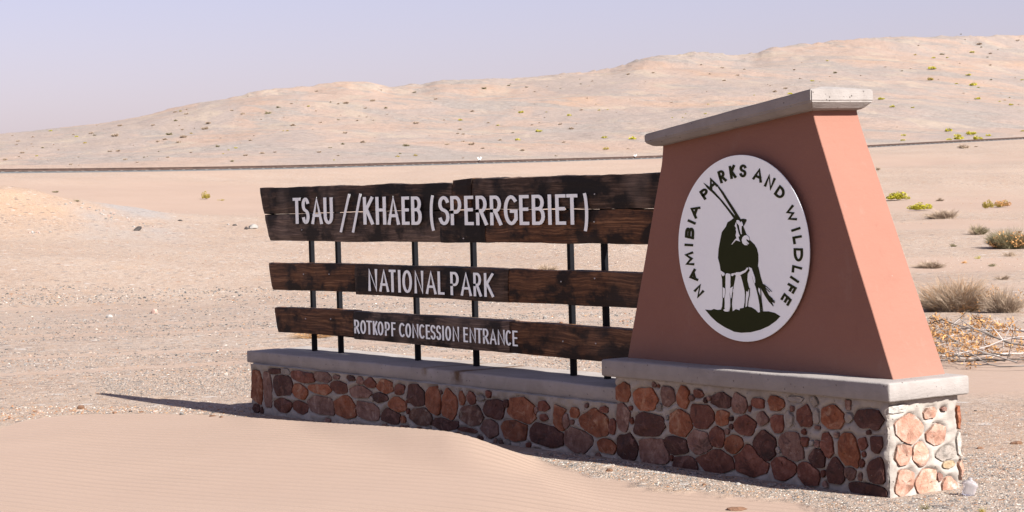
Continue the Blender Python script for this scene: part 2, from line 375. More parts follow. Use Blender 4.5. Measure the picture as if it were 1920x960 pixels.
TONE = {'d': [(.055, .020, .017), (.105, .036, .028), (.15, .06, .045)], 'r': [(.12, .036, .024), (.22, .070, .045), (.30, .13, .095)],
        'o': [(.20, .055, .022), (.36, .115, .052), (.45, .21, .13)], 'p': [(.17, .078, .062), (.28, .145, .118), (.40, .26, .22)],
        'g': [(.30, .26, .24), (.40, .35, .32), (.46, .42, .40)], 'w': [(.42, .37, .34), (.56, .51, .48), (.6, .56, .53)],
        'k': [(.42, .20, .14), (.54, .31, .235), (.62, .48, .41)], 'm': [(.10, .04, .03), (.22, .10, .07), (.46, .33, .26)],
        'y': [(.40, .27, .14), (.48, .36, .24), (.5, .42, .34)]}
def mat_stone(name, c, *a):
    m = mat_simple(name, c, *a); nt = m.node_tree; g = G(nt); b = nt.nodes['Principled BSDF']; src = b.inputs['Base Color'].links[0].from_socket
    oi = g.n('ShaderNodeObjectInfo'); sc = g.n('ShaderNodeVectorMath', operation='SCALE'); sc.inputs[0].default_value = (13, 7, 29); g.l(oi.outputs['Random'], sc.inputs['Scale'])
    ad = g.n('ShaderNodeVectorMath', operation='ADD'); g.l(g.coord('Object'), ad.inputs[0]); g.l(sc.outputs[0], ad.inputs[1]); P = ad.outputs[0]
    n = g.noise(P, 7, 5, .7, .8); c1 = g.mix(g.ramp(n, [(.56, 0), (.66, .7)]), src, tuple(min(.6, x * 1.5 + .05) for x in c[2])); c1 = g.mix(g.ramp(n, [(.34, .75), (.44, 0)]), c1, tuple(x * .45 for x in c[0]))
    v = g.noise(g.map(P, (1, 1, 2.2), (.4, .9, .2)), 26, 5, .8, 1.0); c1 = g.mix(g.ramp(v, [(.62, 0), (.68, .65)]), c1, (.50, .42, .38))
    g.l(c1, b.inputs['Base Color']); return m
for k, c in TONE.items(): MAT['stone_' + k] = mat_stone('wall_stone_' + {'d': 'maroon', 'r': 'red', 'o': 'orange', 'p': 'mauve', 'g': 'grey', 'w': 'pale', 'k': 'pink', 'm': 'mottled', 'y': 'ochre'}[k], c, 16, .75, .6, .006, True, 90, .3)
MAT['rock_grey'] = mat_simple('grey_rock', [(.16, .155, .15), (.32, .31, .30), (.5, .48, .46)], 5, .9, .6, .01)
MAT['rock_brown'] = mat_simple('brown_rock', [(.14, .075, .045), (.25, .145, .095)], 8, .9, .6, .01)
MAT['rock_pink'] = mat_simple('pink_rock', [(.42, .28, .24), (.5, .38, .33)], 8, .9, .5, .01)
MAT['rock_dark'] = mat_simple('dark_rock', [(.05, .045, .045), (.10, .09, .085)], 8, .9, .5, .01)
MAT['rail'] = mat_simple('rusty_rail_steel', [(.045, .030, .026), (.085, .055, .045)], 3, .7, .2, .004, False, 20)
MAT['sleeper'] = mat_simple('pale_sleeper', [(.20, .18, .17), (.42, .38, .35)], 3, .8, .3, .01, False, 20)
MAT['ballast'] = mat_simple('grey_ballast', [(.06, .066, .07), (.12, .125, .125)], 6, .95, .6, .03, False, 30)
MAT['white'] = mat_simple('white_marker_paint', [(.72, .72, .72), (.8, .8, .8)], 3, .6, .05, .001, False)
def mat_leaf(name, a, bcol):
    m, nt, b = new_mat(name, .8); g = G(nt); at = g.attr('tone')
    c = g.mix(at.outputs['Fac'], a, bcol); g.l(c, b.inputs['Base Color']); return m
MAT['leaf_green'] = mat_leaf('green_leaves', (.17, .17, .014), (.72, .66, .055))
MAT['leaf_olive'] = mat_leaf('olive_twigs', (.12, .11, .06), (.36, .32, .19))
MAT['leaf_brown'] = mat_leaf('dry_brown_twigs', (.25, .19, .145), (.62, .50, .38))
MAT['leaf_yellow'] = mat_leaf('yellow_leaves', (.26, .20, .04), (.52, .42, .09))
MAT['leaf_straw'] = mat_leaf('straw_orange_leaves', (.42, .20, .07), (.78, .47, .20))
MAT['twig_grey'] = mat_leaf('grey_bleached_twigs', (.07, .055, .045), (.66, .62, .60))
MAT['gravel'] = mat_leaf('gravel_grains', (0, 0, 0), (1, 1, 1))
nt = MAT['gravel'].node_tree; g = G(nt); at = g.attr('tint'); g.l(at.outputs['Color'], nt.nodes['Principled BSDF'].inputs['Base Color'])
mp = bpy.data.materials.new('crumpled_clear_plastic'); mp.use_nodes = True; b_ = mp.node_tree.nodes['Principled BSDF']
b_.inputs['Base Color'].default_value = (.62, .61, .64, 1); b_.inputs['Roughness'].default_value = .30; b_.inputs['Transmission Weight'].default_value = .75; b_.inputs['IOR'].default_value = 1.2
MAT['plastic'] = mp

# overall reflectance of each family of materials
def grade(names, k):
    for nm in names:
        nt = MAT[nm].node_tree; b = nt.nodes['Principled BSDF']; s_ = b.inputs['Base Color']
        m = nt.nodes.new('ShaderNodeMix'); m.data_type = 'RGBA'; m.blend_type = 'MULTIPLY'; m.inputs[0].default_value = 1; m.inputs[7].default_value = (*k, 1)
        nt.links.new(s_.links[0].from_socket, m.inputs[6]); nt.links.new(m.outputs[2], s_)
grade(['ground'], (.62, .645, .670)); grade(['paint'], (.40, .535, .59)); grade(['coping'], (.42, .41, .405)); grade(['coping_low'], (.46, .45, .445)); grade(['mortar'], (.55, .54, .52))
grade(['stone_' + k for k in TONE], (.53, .53, .51)); grade(['letter', 'disc'], (1.34, 1.48, 1.30)); grade(['green'], (.8, .75, .35)); grade(['steel'], (.35, .35, .35)); grade([k for k in MAT if k.startswith('leaf') or k.startswith('rock')] + ['twig_grey'], (.66, .64, .62)); grade(['gravel'], (.65, .65, .64))
grade([k for k in MAT if k.startswith('wood')], (1.15, 1.0, .84)); grade(['sleeper'], (.42, .42, .42)); grade(['white'], (.7, .7, .7))

# ------------------------------------------------------------------ object helpers
def mesh_from(name, verts, faces, mat, smooth=False):
    me = bpy.data.meshes.new(name); me.from_pydata([tuple(v) for v in verts], [], [tuple(f) for f in faces]); me.materials.append(mat)
    if smooth: me.polygons.foreach_set('use_smooth', [True] * len(me.polygons))
    me.update(); return me
def big_mesh(name, V, Fq, mat, smooth=False):
    me = bpy.data.meshes.new(name); n = len(Fq); k = Fq.shape[1]
    me.vertices.add(len(V)); me.vertices.foreach_set('co', np.asarray(V, np.float32).ravel())
    me.loops.add(n * k); me.loops.foreach_set('vertex_index', Fq.astype(np.int32).ravel())
    me.polygons.add(n); me.polygons.foreach_set('loop_start', np.arange(0, n * k, k, dtype=np.int32))
    try: me.polygons.foreach_set('loop_total', np.full(n, k, np.int32))
    except Exception: pass
    if smooth: me.polygons.foreach_set('use_smooth', np.ones(n, bool))
    me.materials.append(mat); me.update(calc_edges=True); return me
def link(name, me, parent=None, loc=None, rotz=0, scale=None):
    o = bpy.data.objects.new(name, me); COL.objects.link(o)
    if parent is not None: o.parent = parent
    if loc is not None: o.location = loc
    if rotz: o.rotation_euler = (0, 0, rotz)
    if scale is not None: o.scale = scale
    return o
def tag(o, label, cat, group=None, kind=None):
    o['label'] = label; o['category'] = cat
    if group: o['group'] = group
    if kind: o['kind'] = kind
    return o
def thing(name, label, cat, loc=(0, 0, 0), group=None):
    o = bpy.data.objects.new(name, None); COL.objects.link(o); o.location = loc; o.empty_display_size = .2
    return tag(o, label, cat, group)
def child(name, me, root, loc=None):
    """parts are modelled in place; the root only marks the base"""
    o = link(name, me, root, loc)
    o.matrix_parent_inverse = Matrix.Translation(root.location).inverted() if root.parent is None else Matrix.Identity(4)
    return o

def lin(a, b, step, e=None):
    n = max(1, int(round((b - a) / step))); l = [a + (b - a) * i / n for i in range(n + 1)]
    if e: l = [a, a + e] + [x for x in l[1:-1] if a + 1.6 * e < x < b - 1.6 * e] + [b - e, b]
    return l
def rbox(x0, x1, y0, y1, z0, z1, step, e=.01, amp=.004, freq=6, warp=None, seed=0, ampf=.0):
    X = lin(x0, x1, step, e); Y = lin(y0, y1, step, e); Z = lin(z0, z1, step, e); idx = {}; V = []; Fs = []
    sft = Vector((seed * 3.1, seed * 1.7, seed * .9))
    def vid(i, j, k):
        key = (i, j, k)
        if key in idx: return idx[key]
        p = [X[i], Y[j], Z[k]]; ex = [(i in (0, len(X) - 1)), (j in (0, len(Y) - 1)), (k in (0, len(Z) - 1))]
        sg_ = [1 if i == 0 else -1, 1 if j == 0 else -1, 1 if k == 0 else -1]
        if sum(ex) >= 2:
            f = .35 if sum(ex) == 2 else .5
            for a in range(3):
                if ex[a]: p[a] += sg_[a] * e * f
        v = Vector(p); n = Vector([(-sg_[a] if ex[a] else 0) for a in range(3)])
        if n.length: n.normalize()
        v = v + n * (amp * mn.noise((v + sft) * freq) + ampf * mn.noise((v + sft) * freq * 5))
        if warp: v = warp(v)
        idx[key] = len(V); V.append(v); return idx[key]
    nx, ny, nz = len(X) - 1, len(Y) - 1, len(Z) - 1
    for i in range(nx):
        for j in range(ny):
            Fs.append((vid(i, j, 0), vid(i, j + 1, 0), vid(i + 1, j + 1, 0), vid(i + 1, j, 0))); Fs.append((vid(i, j, nz), vid(i + 1, j, nz), vid(i + 1, j + 1, nz), vid(i, j + 1, nz)))
    for i in range(nx):
        for k in range(nz):
            Fs.append((vid(i, 0, k), vid(i + 1, 0, k), vid(i + 1, 0, k + 1), vid(i, 0, k + 1))); Fs.append((vid(i, ny, k), vid(i, ny, k + 1), vid(i + 1, ny, k + 1), vid(i + 1, ny, k)))
    for j in range(ny):
        for k in range(nz):
            Fs.append((vid(0, j, k), vid(0, j, k + 1), vid(0, j + 1, k + 1), vid(0, j + 1, k))); Fs.append((vid(nx, j, k), vid(nx, j + 1, k), vid(nx, j + 1, k + 1), vid(nx, j, k + 1)))
    return V, Fs

# wheel tracks across the plain
TRK = [(hit(-40, 606, 2, 0), hit(1250, 572, 2, 0)), (hit(-40, 626, 2, 0), hit(1250, 586, 2, 0)), (hit(-40, 666, 2, 0), hit(1250, 618, 2, 0)), (hit(-40, 694, 2, 0), hit(1250, 640, 2, 0)), (hit(-40, 562, 2, 0), hit(1250, 545, 2, 0))]
def on_track(x, y):
    m_ = np.full(np.shape(x), 9.0)
    for a, b in TRK:
        dx, dy = b[0] - a[0], b[1] - a[1]; L = math.hypot(dx, dy); m_ = np.minimum(m_, np.abs((x - a[0]) * dy / L - (y - a[1]) * dx / L + .5 * vnoise(x * .15, y * .15, 91)))
    return m_

# ------------------------------------------------------------------ ground sheet
def build_ground():
    azd = np.radians(np.concatenate([np.linspace(-180, -90, 40)[:-1], np.linspace(-90, -71, 40)[:-1], np.linspace(-71, -39, 560), np.linspace(-39, -15, 40)[1:], np.linspace(-15, 180, 90)[1:]]))
    azd = azd[:-1]
    rad = np.concatenate([np.linspace(.6, 9, 22)[:-1], np.geomspace(9, 24, 190)[:-1], np.geomspace(24, 120, 190)[:-1], np.geomspace(120, 640, 260)[:-1], np.geomspace(640, 6000, 22)])
    A, Rr = np.meshgrid(azd, rad); x = Rr * np.sin(A); y = Rr * np.cos(A); z = H(x, y)
    # sink the sheet a little under the masonry footprint
    V = np.stack([x, y, z], -1).reshape(-1, 3); nA = len(azd); nR = len(rad)
    i, j = np.meshgrid(np.arange(nR - 1), np.arange(nA), indexing='ij'); j2 = (j + 1) % nA
    Fq = np.stack([i * nA + j, (i + 1) * nA + j, (i + 1) * nA + j2, i * nA + j2], -1).reshape(-1, 4)
    Vc = np.vstack([V, [[0, 0, Hs(0.01, 0.01)]]])
    me = big_mesh('ground', Vc, Fq[:, ::-1], MAT['ground'], True)
    o = link('ground', me); o['kind'] = 'structure'
    # zone masks, in ground coordinates
    xx, yy = Vc[:, 0], Vc[:, 1]; r = np.hypot(xx, yy) + 1e-6; az = np.arctan2(xx, yy); u = u_of_az(az)
    d = crest_r(az) - r
    dune = sstep(-.14, .10, d + (.06 + .30 * sstep(1050, 1200, u)) * fbm(xx * 4, yy * 4, 3, 8))
    def vy(v):                       # range of a flat point seen v pixels down, at mid picture
        return 1.8 * F / (v - 350.0)
    band = sstep(vy(700), vy(640), r) * (1 - sstep(vy(560), vy(535), r))
    band = band * (.25 + 1.3 * np.clip(.5 + 1.3 * fbm((.57 * xx + .82 * yy) * .10, (-.82 * xx + .57 * yy) * .9, 3, 41), 0, 1)) * (1 - sstep(1250, 1500, u))
    thin = np.exp(-((r - vy(735)) / .55) ** 2) * sstep(150, 300, u) * (1 - sstep(500, 700, u))
    stripe = np.clip(fbm((.57 * xx + .82 * yy) * .06, (-.82 * xx + .57 * yy) * .8, 3, 47) * 1.6 - .1, 0, 1) * sstep(20, 30, r) * (1 - sstep(60, 100, r)) * .5
    gr = (sstep(1380, 1560, u) * (1 - sstep(13.0, 14.5, r))) * (1 - dune)
    under = (1 - sstep(.0, .8, np.abs(yy - 8.3))) * .5 * (xx > -16.5) * (xx < -8.3)
    grey = np.clip(band + thin + stripe + gr * 1.0 + under, 0, 1)
    rr = rail_r(az); hill = sstep(rr - 1, rr + 25, r)
    a0 = az_px(-30, 400); da = (az - a0) * 62; mound = np.exp(-((r - 60) / 6) ** 2)
    orange = mound * sstep(-16, 0, da) * (1 - sstep(2.0, 4.2, da)) * np.clip(.75 + fbm(xx * .5, yy * .5, 3, 51), 0, 1)
    scree = mound * sstep(2.0, 3.2, da) * (1 - sstep(4.6, 6.5, da)) * np.clip(.6 + 1.4 * fbm(xx * .7, yy * .7, 3, 53), 0, 1)
    # smooth drifts on the plain
    drift = sstep(62, 70, r) * (1 - hill) * np.clip(.75 + 2.0 * fbm(xx * .03, yy * .06, 3, 57), 0, 1)
    c = hit(1860, 690, 2, 0); rc = math.hypot(c[0], c[1]); aa = math.atan2(c[0], c[1])
    drift = np.maximum(drift, sstep(1.25, .75, np.sqrt(((r - rc) / 2.6) ** 2 + ((az - aa) * rc / 1.6) ** 2) + .35 * fbm(xx, yy, 3, 59)))
    for (u0, v0, sr, sa) in ((1700, 462, 2.0, 4), (1900, 497, 1.6, 4.5), (1880, 425, 4, 8), (330, 425, 4, 9), (700, 335, 12, 30)):
        c = hit(u0, v0, 2, 0 if v0 > 400 else -.0); rc = math.hypot(c[0], c[1]); aa = math.atan2(c[0], c[1])
        drift = np.maximum(drift, .9 * sstep(1.2, .8, np.sqrt(((r - rc) / sr) ** 2 + ((az - aa) * rc / sa) ** 2) + .4 * fbm(xx * .5, yy * .5, 3, 60)))
    trk = (1 - sstep(.10, .34, on_track(xx, yy))) * (xx < -11) * (r < 60) * (r > 18)
    grey = grey * (1 - .9 * trk); drift = np.maximum(drift, .55 * trk)
    for nm, cols in (('zones', (dune, grey, hill)), ('zones_b', (orange, drift * (1 - hill), scree))):
        ca_ = me.color_attributes.new(nm, 'FLOAT_COLOR', 'POINT')
        arr = np.ones((len(Vc), 4), np.float32)
        for k in range(3): arr[:, k] = np.clip(cols[k], 0, 1)
        ca_.data.foreach_set('color', arr.ravel())
    return o
build_ground()

# ------------------------------------------------------------------ masonry
YF = 8.50; XR = -8.57; XP = -11.065; XL = -16.15
wall = thing('stone_wall', 'long low rubble stone wall with grey cement coping under the timber planks', 'wall', (-13.6, 8.8, 0))
pil = thing('entrance_pillar', 'terracotta tapered pillar with sloping cement capstone on rubble stone plinth', 'pillar', (-9.8, 8.8, 0))
def endwarp(v):
    return v
V, Fs = rbox(XL + .004, XP + .03, 8.512, 9.04, -.30, .365, .06, .02, .006, 6, seed=1, ampf=.003); child('mortar_core', mesh_from('wall_core', V, Fs, MAT['mortar'], True), wall)
V, Fs = rbox(XP + .004, XR - .016, 8.512, 9.07, -.30, .552, .06, .02, .006, 6, seed=2, ampf=.003); child('mortar_core', mesh_from('plinth_core', V, Fs, MAT['mortar'], True), pil)
V, Fs = rbox(-16.262, -11.055, 8.525, 9.13, .357, .463, .07, .012, .007, 3, seed=3, ampf=.0015); child('coping', mesh_from('wall_coping', V, Fs, MAT['coping_low'], True), wall)
V, Fs = rbox(-11.165, -8.522, 8.466, 9.105, .541, .648, .07, .010, .005, 3, seed=4, ampf=.0015); child('coping', mesh_from('plinth_coping', V, Fs, MAT['coping'], True), pil)

# pillar shaft
def shaft():
    ts = [0, .12, .25, .4, .459, .55, .7, .8, .847, .89, .91, .93, .95, .965, .98, 1.0]
    V = []; Fs = []; nx, ny = 14, 6
    for t in ts:
        xr = np.interp(t, [0, .459, .847, .93, .965, 1], [-8.675, -8.995, -9.262, -9.316, -9.334, -9.340]); zr = .640 + t * (2.245 - .640)
        xl = np.interp(t, [0, .90, .96, 1], [-11.125, -10.765, -10.754, -10.752]); zl = .640 + t * (2.060 - .640)
        yf = 8.655 + .045 * t; yb = 9.078 - .02 * t
        ring = [(xl + (xr - xl) * i / nx, yf, zl + (zr - zl) * i / nx) for i in range(nx)]
        ring += [(xr, yf + (yb - yf) * j / ny, zr) for j in range(ny)]
        ring += [(xr + (xl - xr) * i / nx, yb, zr + (zl - zr) * i / nx) for i in range(nx)]
        ring += [(xl, yb + (yf - yb) * j / ny, zl) for j in range(ny)]
        V += [Vector(p) + Vector((0, .003 * mn.noise(Vector(p) * 2.2), 0)) for p in ring]
    n = 2 * (nx + ny)
    for k in range(len(ts) - 1):
        for i in range(n): Fs.append((k * n + i, k * n + (i + 1) % n, (k + 1) * n + (i + 1) % n, (k + 1) * n + i))
    Fs.append(tuple((len(ts) - 1) * n + i for i in range(n))); Fs.append(tuple(reversed(range(n))))
    me = mesh_from('shaft', V, Fs, MAT['paint'])
    bm = bmesh.new(); bm.from_mesh(me)
    es = [e for e in bm.edges if len(e.link_faces) == 2 and e.calc_face_angle(0) > 1.0]
    bmesh.ops.bevel(bm, geom=es, offset=.0035, segments=1, affect='EDGES'); bm.to_mesh(me); bm.free()
    return me
child('shaft', shaft(), pil)
def capstone():
    xl, xr, yf, yb = -10.812, -9.235, 8.592, 9.098
    def zl(x, a, b): return a + (b - a) * (x - xl) / (xr - xl)
    V = []; Fs = []
    def ring(ins, a, b): return [Vector((x, y, zl(x, a, b))) for x, y in ((xl + ins, yf + ins), (xr - ins, yf + ins), (xr - ins, yb - ins), (xl + ins, yb - ins))]
    V = ring(.042, 2.028, 2.213) + ring(0, 2.058, 2.252) + ring(0, 2.112, 2.322) + [Vector((xl + .14, 8.845, zl(xl + .14, 2.112, 2.322) + .035)), Vector((xr - .16, 8.845, zl(xr - .16, 2.112, 2.322) + .048))]
    for k in (0, 4):
        for i in range(4): Fs.append((k + i, k + (i + 1) % 4, k + 4 + (i + 1) % 4, k + 4 + i))
    Fs += [(3, 2, 1, 0), (8, 9, 13, 12), (9, 10, 13), (10, 11, 12, 13), (11, 8, 12)]
    bm = bmesh.new(); vs = [bm.verts.new(v) for v in V]
    for f in Fs: bm.faces.new([vs[i] for i in f])
    bmesh.ops.bevel(bm, geom=[e for e in bm.edges], offset=.007, segments=2, affect='EDGES')
    bmesh.ops.triangulate(bm, faces=[f for f in bm.faces if len(f.verts) > 4])
    for _ in range(4):
        es = [e for e in bm.edges if e.calc_length() > .06]
        if not es: break
        bmesh.ops.subdivide_edges(bm, edges=es, cuts=1, use_grid_fill=True)
    bm.normal_update()
    for v in bm.verts: v.co += v.normal * (.0035 * mn.noise(v.co * 7) + .0018 * mn.noise(v.co * 40))
    me = bpy.data.meshes.new('capstone'); bm.to_mesh(me); bm.free(); me.materials.append(MAT['coping']); return me
child('capstone', capstone(), pil)

# rubble stones: each an outline box measured on the wall face
def stones_on(face, items, root, sx0, sy0, s, val):
    out_ = []
    for (a, b, c, d, t) in items:
        ax = 1 if face == 'front' else 0
        p = hit(sx0 + a / s, sy0 + (b + d) / 2 / s, ax, val); q = hit(sx0 + c / s, sy0 + (b + d) / 2 / s, ax, val)
        top = hit(sx0 + (a + c) / 2 / s, sy0 + b / s, ax, val); bot = hit(sx0 + (a + c) / 2 / s, sy0 + d / s, ax, val)
        h = 0 if face == 'front' else 1
        out_.append([(p[h] + q[h]) / 2, (top[2] + bot[2]) / 2, abs(q[h] - p[h]) / 2 * 1.13, abs(top[2] - bot[2]) / 2 * 1.13, t])
    return out_
LOW1 = [(148,265,245,550,'o'),(258,290,328,570,'p'),(315,242,410,295,'d'),(415,245,492,300,'g'),(362,305,518,490,'d'),(522,272,708,368,'r'),(720,280,868,372,'p'),(890,300,940,345,'p'),(1005,308,1085,358,'d'),(1095,320,1155,390,'p'),(1170,330,1265,425,'r'),(1285,345,1425,475,'o'),(1445,385,1525,485,'r'),(1560,395,1700,590,'d'),(1725,405,1845,660,'o'),(518,385,645,515,'o'),(675,385,865,480,'o'),(870,355,1012,470,'r'),(1040,400,1215,508,'p'),(1245,455,1370,552,'d'),(1388,505,1538,640,'o'),(368,515,518,640,'r'),(525,540,662,650,'r'),(672,505,900,665,'p'),(890,495,1085,680,'o'),(1095,545,1308,700,'p'),(1320,610,1485,738,'d'),(1490,670,1535,740,'o'),(1575,600,1770,750,'m'),(165,560,225,650,'d')]
LOW2 = [(145,245,262,530,'o'),(60,500,268,608,'d'),(290,260,345,385,'o'),(362,258,435,385,'r'),(300,385,500,570,'m'),(285,585,445,628,'r'),(450,285,520,350,'g'),(510,335,700,500,'d'),(490,505,632,670,'p'),(695,330,738,410,'d'),(735,315,960,540,'o'),(1000,345,1100,440,'r'),(665,510,905,700,'o'),(1025,460,1088,530,'r'),(945,555,1225,760,'d'),(1135,385,1250,625,'o'),(1210,450,1280,590,'p'),(1235,590,1480,800,'p'),(1290,405,1370,500,'o'),(1385,425,1625,655,'o'),(1550,390,1635,455,'r'),(1640,500,1700,640,'r'),(1545,690,1695,820,'o')]
PL1 = [(120,195,215,320,'o'),(120,335,205,520,'p'),(235,225,378,375,'o'),(412,215,492,348,'p'),(512,225,585,365,'o'),(625,240,680,295,'r'),(735,262,850,362,'d'),(240,390,425,540,'d'),(465,370,600,545,'o'),(605,335,745,495,'r'),(758,370,845,480,'o'),(870,270,955,400,'p'),(990,290,1065,360,'r'),(1095,285,1205,378,'o'),(1230,285,1320,322,'g'),(880,408,1010,530,'r'),(1025,385,1095,475,'p'),(1118,395,1195,515,'r'),(1200,385,1255,480,'g'),(125,530,255,700,'d'),(272,560,445,725,'p'),(440,545,578,662,'d'),(580,510,730,670,'p'),(718,485,815,612,'r'),(820,540,935,658,'o'),(488,668,635,765,'d'),(645,630,880,778,'r'),(878,610,1085,795,'r'),(1003,515,1142,705,'d'),(1115,670,1275,820,'r'),(1175,525,1310,700,'p')]
PL2 = [(48,320,138,450,'r'),(145,340,180,430,'g'),(185,320,330,465,'o'),(330,365,380,425,'g'),(395,340,565,460,'d'),(185,485,262,630,'r'),(120,580,215,700,'d'),(302,500,415,682,'o'),(408,510,465,590,'r'),(492,500,555,605,'d'),(230,640,325,790,'d'),(45,670,170,795,'r'),(330,690,400,770,'p'),(465,640,570,790,'d'),(355,785,565,880,'d')]
SIDE = [(110,95,300,165,'w'),(190,180,435,440,'k'),(440,120,555,220,'k'),(595,105,650,155,'p'),(740,110,795,305,'o'),(470,270,635,445,'k'),(190,440,340,625,'k'),(345,430,475,635,'k'),(560,460,725,585,'g'),(620,590,720,665,'y'),(762,580,830,760,'k'),(745,340,815,540,'w'),(195,690,345,905,'k'),(375,680,560,915,'k'),(560,700,615,780,'p'),(612,740,740,895,'k')]
fl = stones_on('front', LOW1, wall, 440, 640, 4.8, 8.50) + stones_on('front', LOW2, wall, 800, 680, 4.8, 8.50)
fp = stones_on('front', PL1, pil, 1120, 660, 3.4275, 8.50) + stones_on('front', PL2, pil, 1480, 660, 3.2, 8.50)
fs = stones_on('side', SIDE, pil, 1640, 740, 4.8, XR)
OUTL = []
def build_stones(lst, root, face, lo, hi, rs):
    rnd = random.Random(rs)
    for i, (cx, cz, hw, hh, t) in enumerate(lst):
        N = 32; pts = []
        cuts = [(off_ + 6.283 * k / 7 + rnd.uniform(-.42, .42), rnd.uniform(.80, 1.08)) for off_ in (rnd.uniform(0, 6.28),) for k in range(7)]
        near_ = [q for j, q in enumerate(lst) if j != i and abs(q[0] - cx) < q[2] + hw + .06 and abs(q[1] - cz) < q[3] + hh + .06]
        for k in range(N):
            a = 2 * math.pi * k / N; ca_, sa_ = math.cos(a), math.sin(a)
            rr = 1.08 / max(abs(ca_), abs(sa_))
            for th_, c_ in cuts:
                cc = math.cos(a - th_)
                if cc > .05: rr = min(rr, c_ * 1.06 / cc)
            lim = rr
            for ox, oz, ow, oh, _t in near_:         # meet each neighbour along a straight joint
                for t_ in range(1, 17):
                    q_ = rr * t_ / 16; x = cx + q_ * ca_ * hw; z = cz + q_ * sa_ * hh
                    if math.hypot((x - ox) / ow, (z - oz) / oh) < q_: lim = min(lim, rr * (t_ - .5) / 16); break
            rr = lim * rnd.uniform(.985, 1.0)
            L_e = math.hypot(ca_ * hw, sa_ * hh); rr = max(.3, rr - .0055 / L_e)
            pts.append((min(max(cx + rr * ca_ * hw, lo), hi), cz + rr * sa_ * hh))
        OUTL.append((face, pts))
        proud = rnd.uniform(.004, .011); tiltx = rnd.uniform(-.18, .18); tiltz = rnd.uniform(-.22, .22)
        V = []; Fs = []
        pl_ = [(proud * rnd.uniform(1.0, 1.9), rnd.uniform(-.32, .32), rnd.uniform(-.32, .32)) for _ in range(4)]
        def add(scale, dep, jit):
            for (x, z) in pts:
                X_ = cx + (x - cx) * scale + rnd.uniform(-jit, jit) * hw; Z_ = cz + (z - cz) * scale + rnd.uniform(-jit, jit) * hh
                q = dep
                if dep > 0: q = max(.0015, min([dep] + [a_ + b_ * (X_ - cx) + c_ * (Z_ - cz) for a_, b_, c_ in pl_])) + rnd.uniform(-.0012, .0012)
                V.append((X_, q, Z_))
        add(1.0, -.045, 0); add(1.0, proud * .7, .01); add(.93, proud * 1.2, .02); add(.72, proud * 2, .05); add(.36, proud * 2, .06)
        V.append((cx, min(p_[0] for p_ in pl_), cz)); c0 = 5 * N
        for k in range(4):
            for q in range(N): Fs.append((k * N + q, k * N + (q + 1) % N, (k + 1) * N + (q + 1) % N, (k + 1) * N + q))
        for q in range(N): Fs.append((4 * N + q, 4 * N + (q + 1) % N, c0))
        if face == 'front': W = [(x, 8.500 - q, z) for (x, q, z) in V]
        else: W = [(XR + q, x, z) for (x, q, z) in V]
        me = mesh_from('stone', W, Fs, MAT['stone_' + t])
        me.polygons.foreach_set('use_smooth', [k >= 2 * N for k in range(len(me.polygons))])
        child('stone', me, root)
def filler(lst, a0, a1, z0, z1, n, rs):
    """small packing stones in the wider joints"""
    rnd = random.Random(rs); add = []
    for _ in range(6000):
        x, z = rnd.uniform(a0, a1), rnd.uniform(z0(0) if callable(z0) else z0, z1); m_ = 9
        for ox, oz, ow, oh, _t in lst + add:
            m_ = min(m_, math.hypot(max(0, abs(x - ox) - ow * .86), max(0, abs(z - oz) - oh * .86)))
        if m_ > .021:
            k = min(m_, .05); add.append([x, z, k * rnd.uniform(.75, 1.15), k * rnd.uniform(.7, 1.1), rnd.choice('rpgdpr')])
            if len(add) >= n: break
    return lst + add
fl = filler(fl, XL + .03, XP - .03, -.04, .33, 26, 1); fp = filler(fp, XP + .03, XR - .03, .02, .51, 30, 2)
build_stones(fl, wall, 'front', XL - .01, XP - .005, 3)
build_stones(fp, pil, 'front', XP + .005, XR - .004, 4)
build_stones(fs, pil, 'side', 8.505, 9.075, 5)
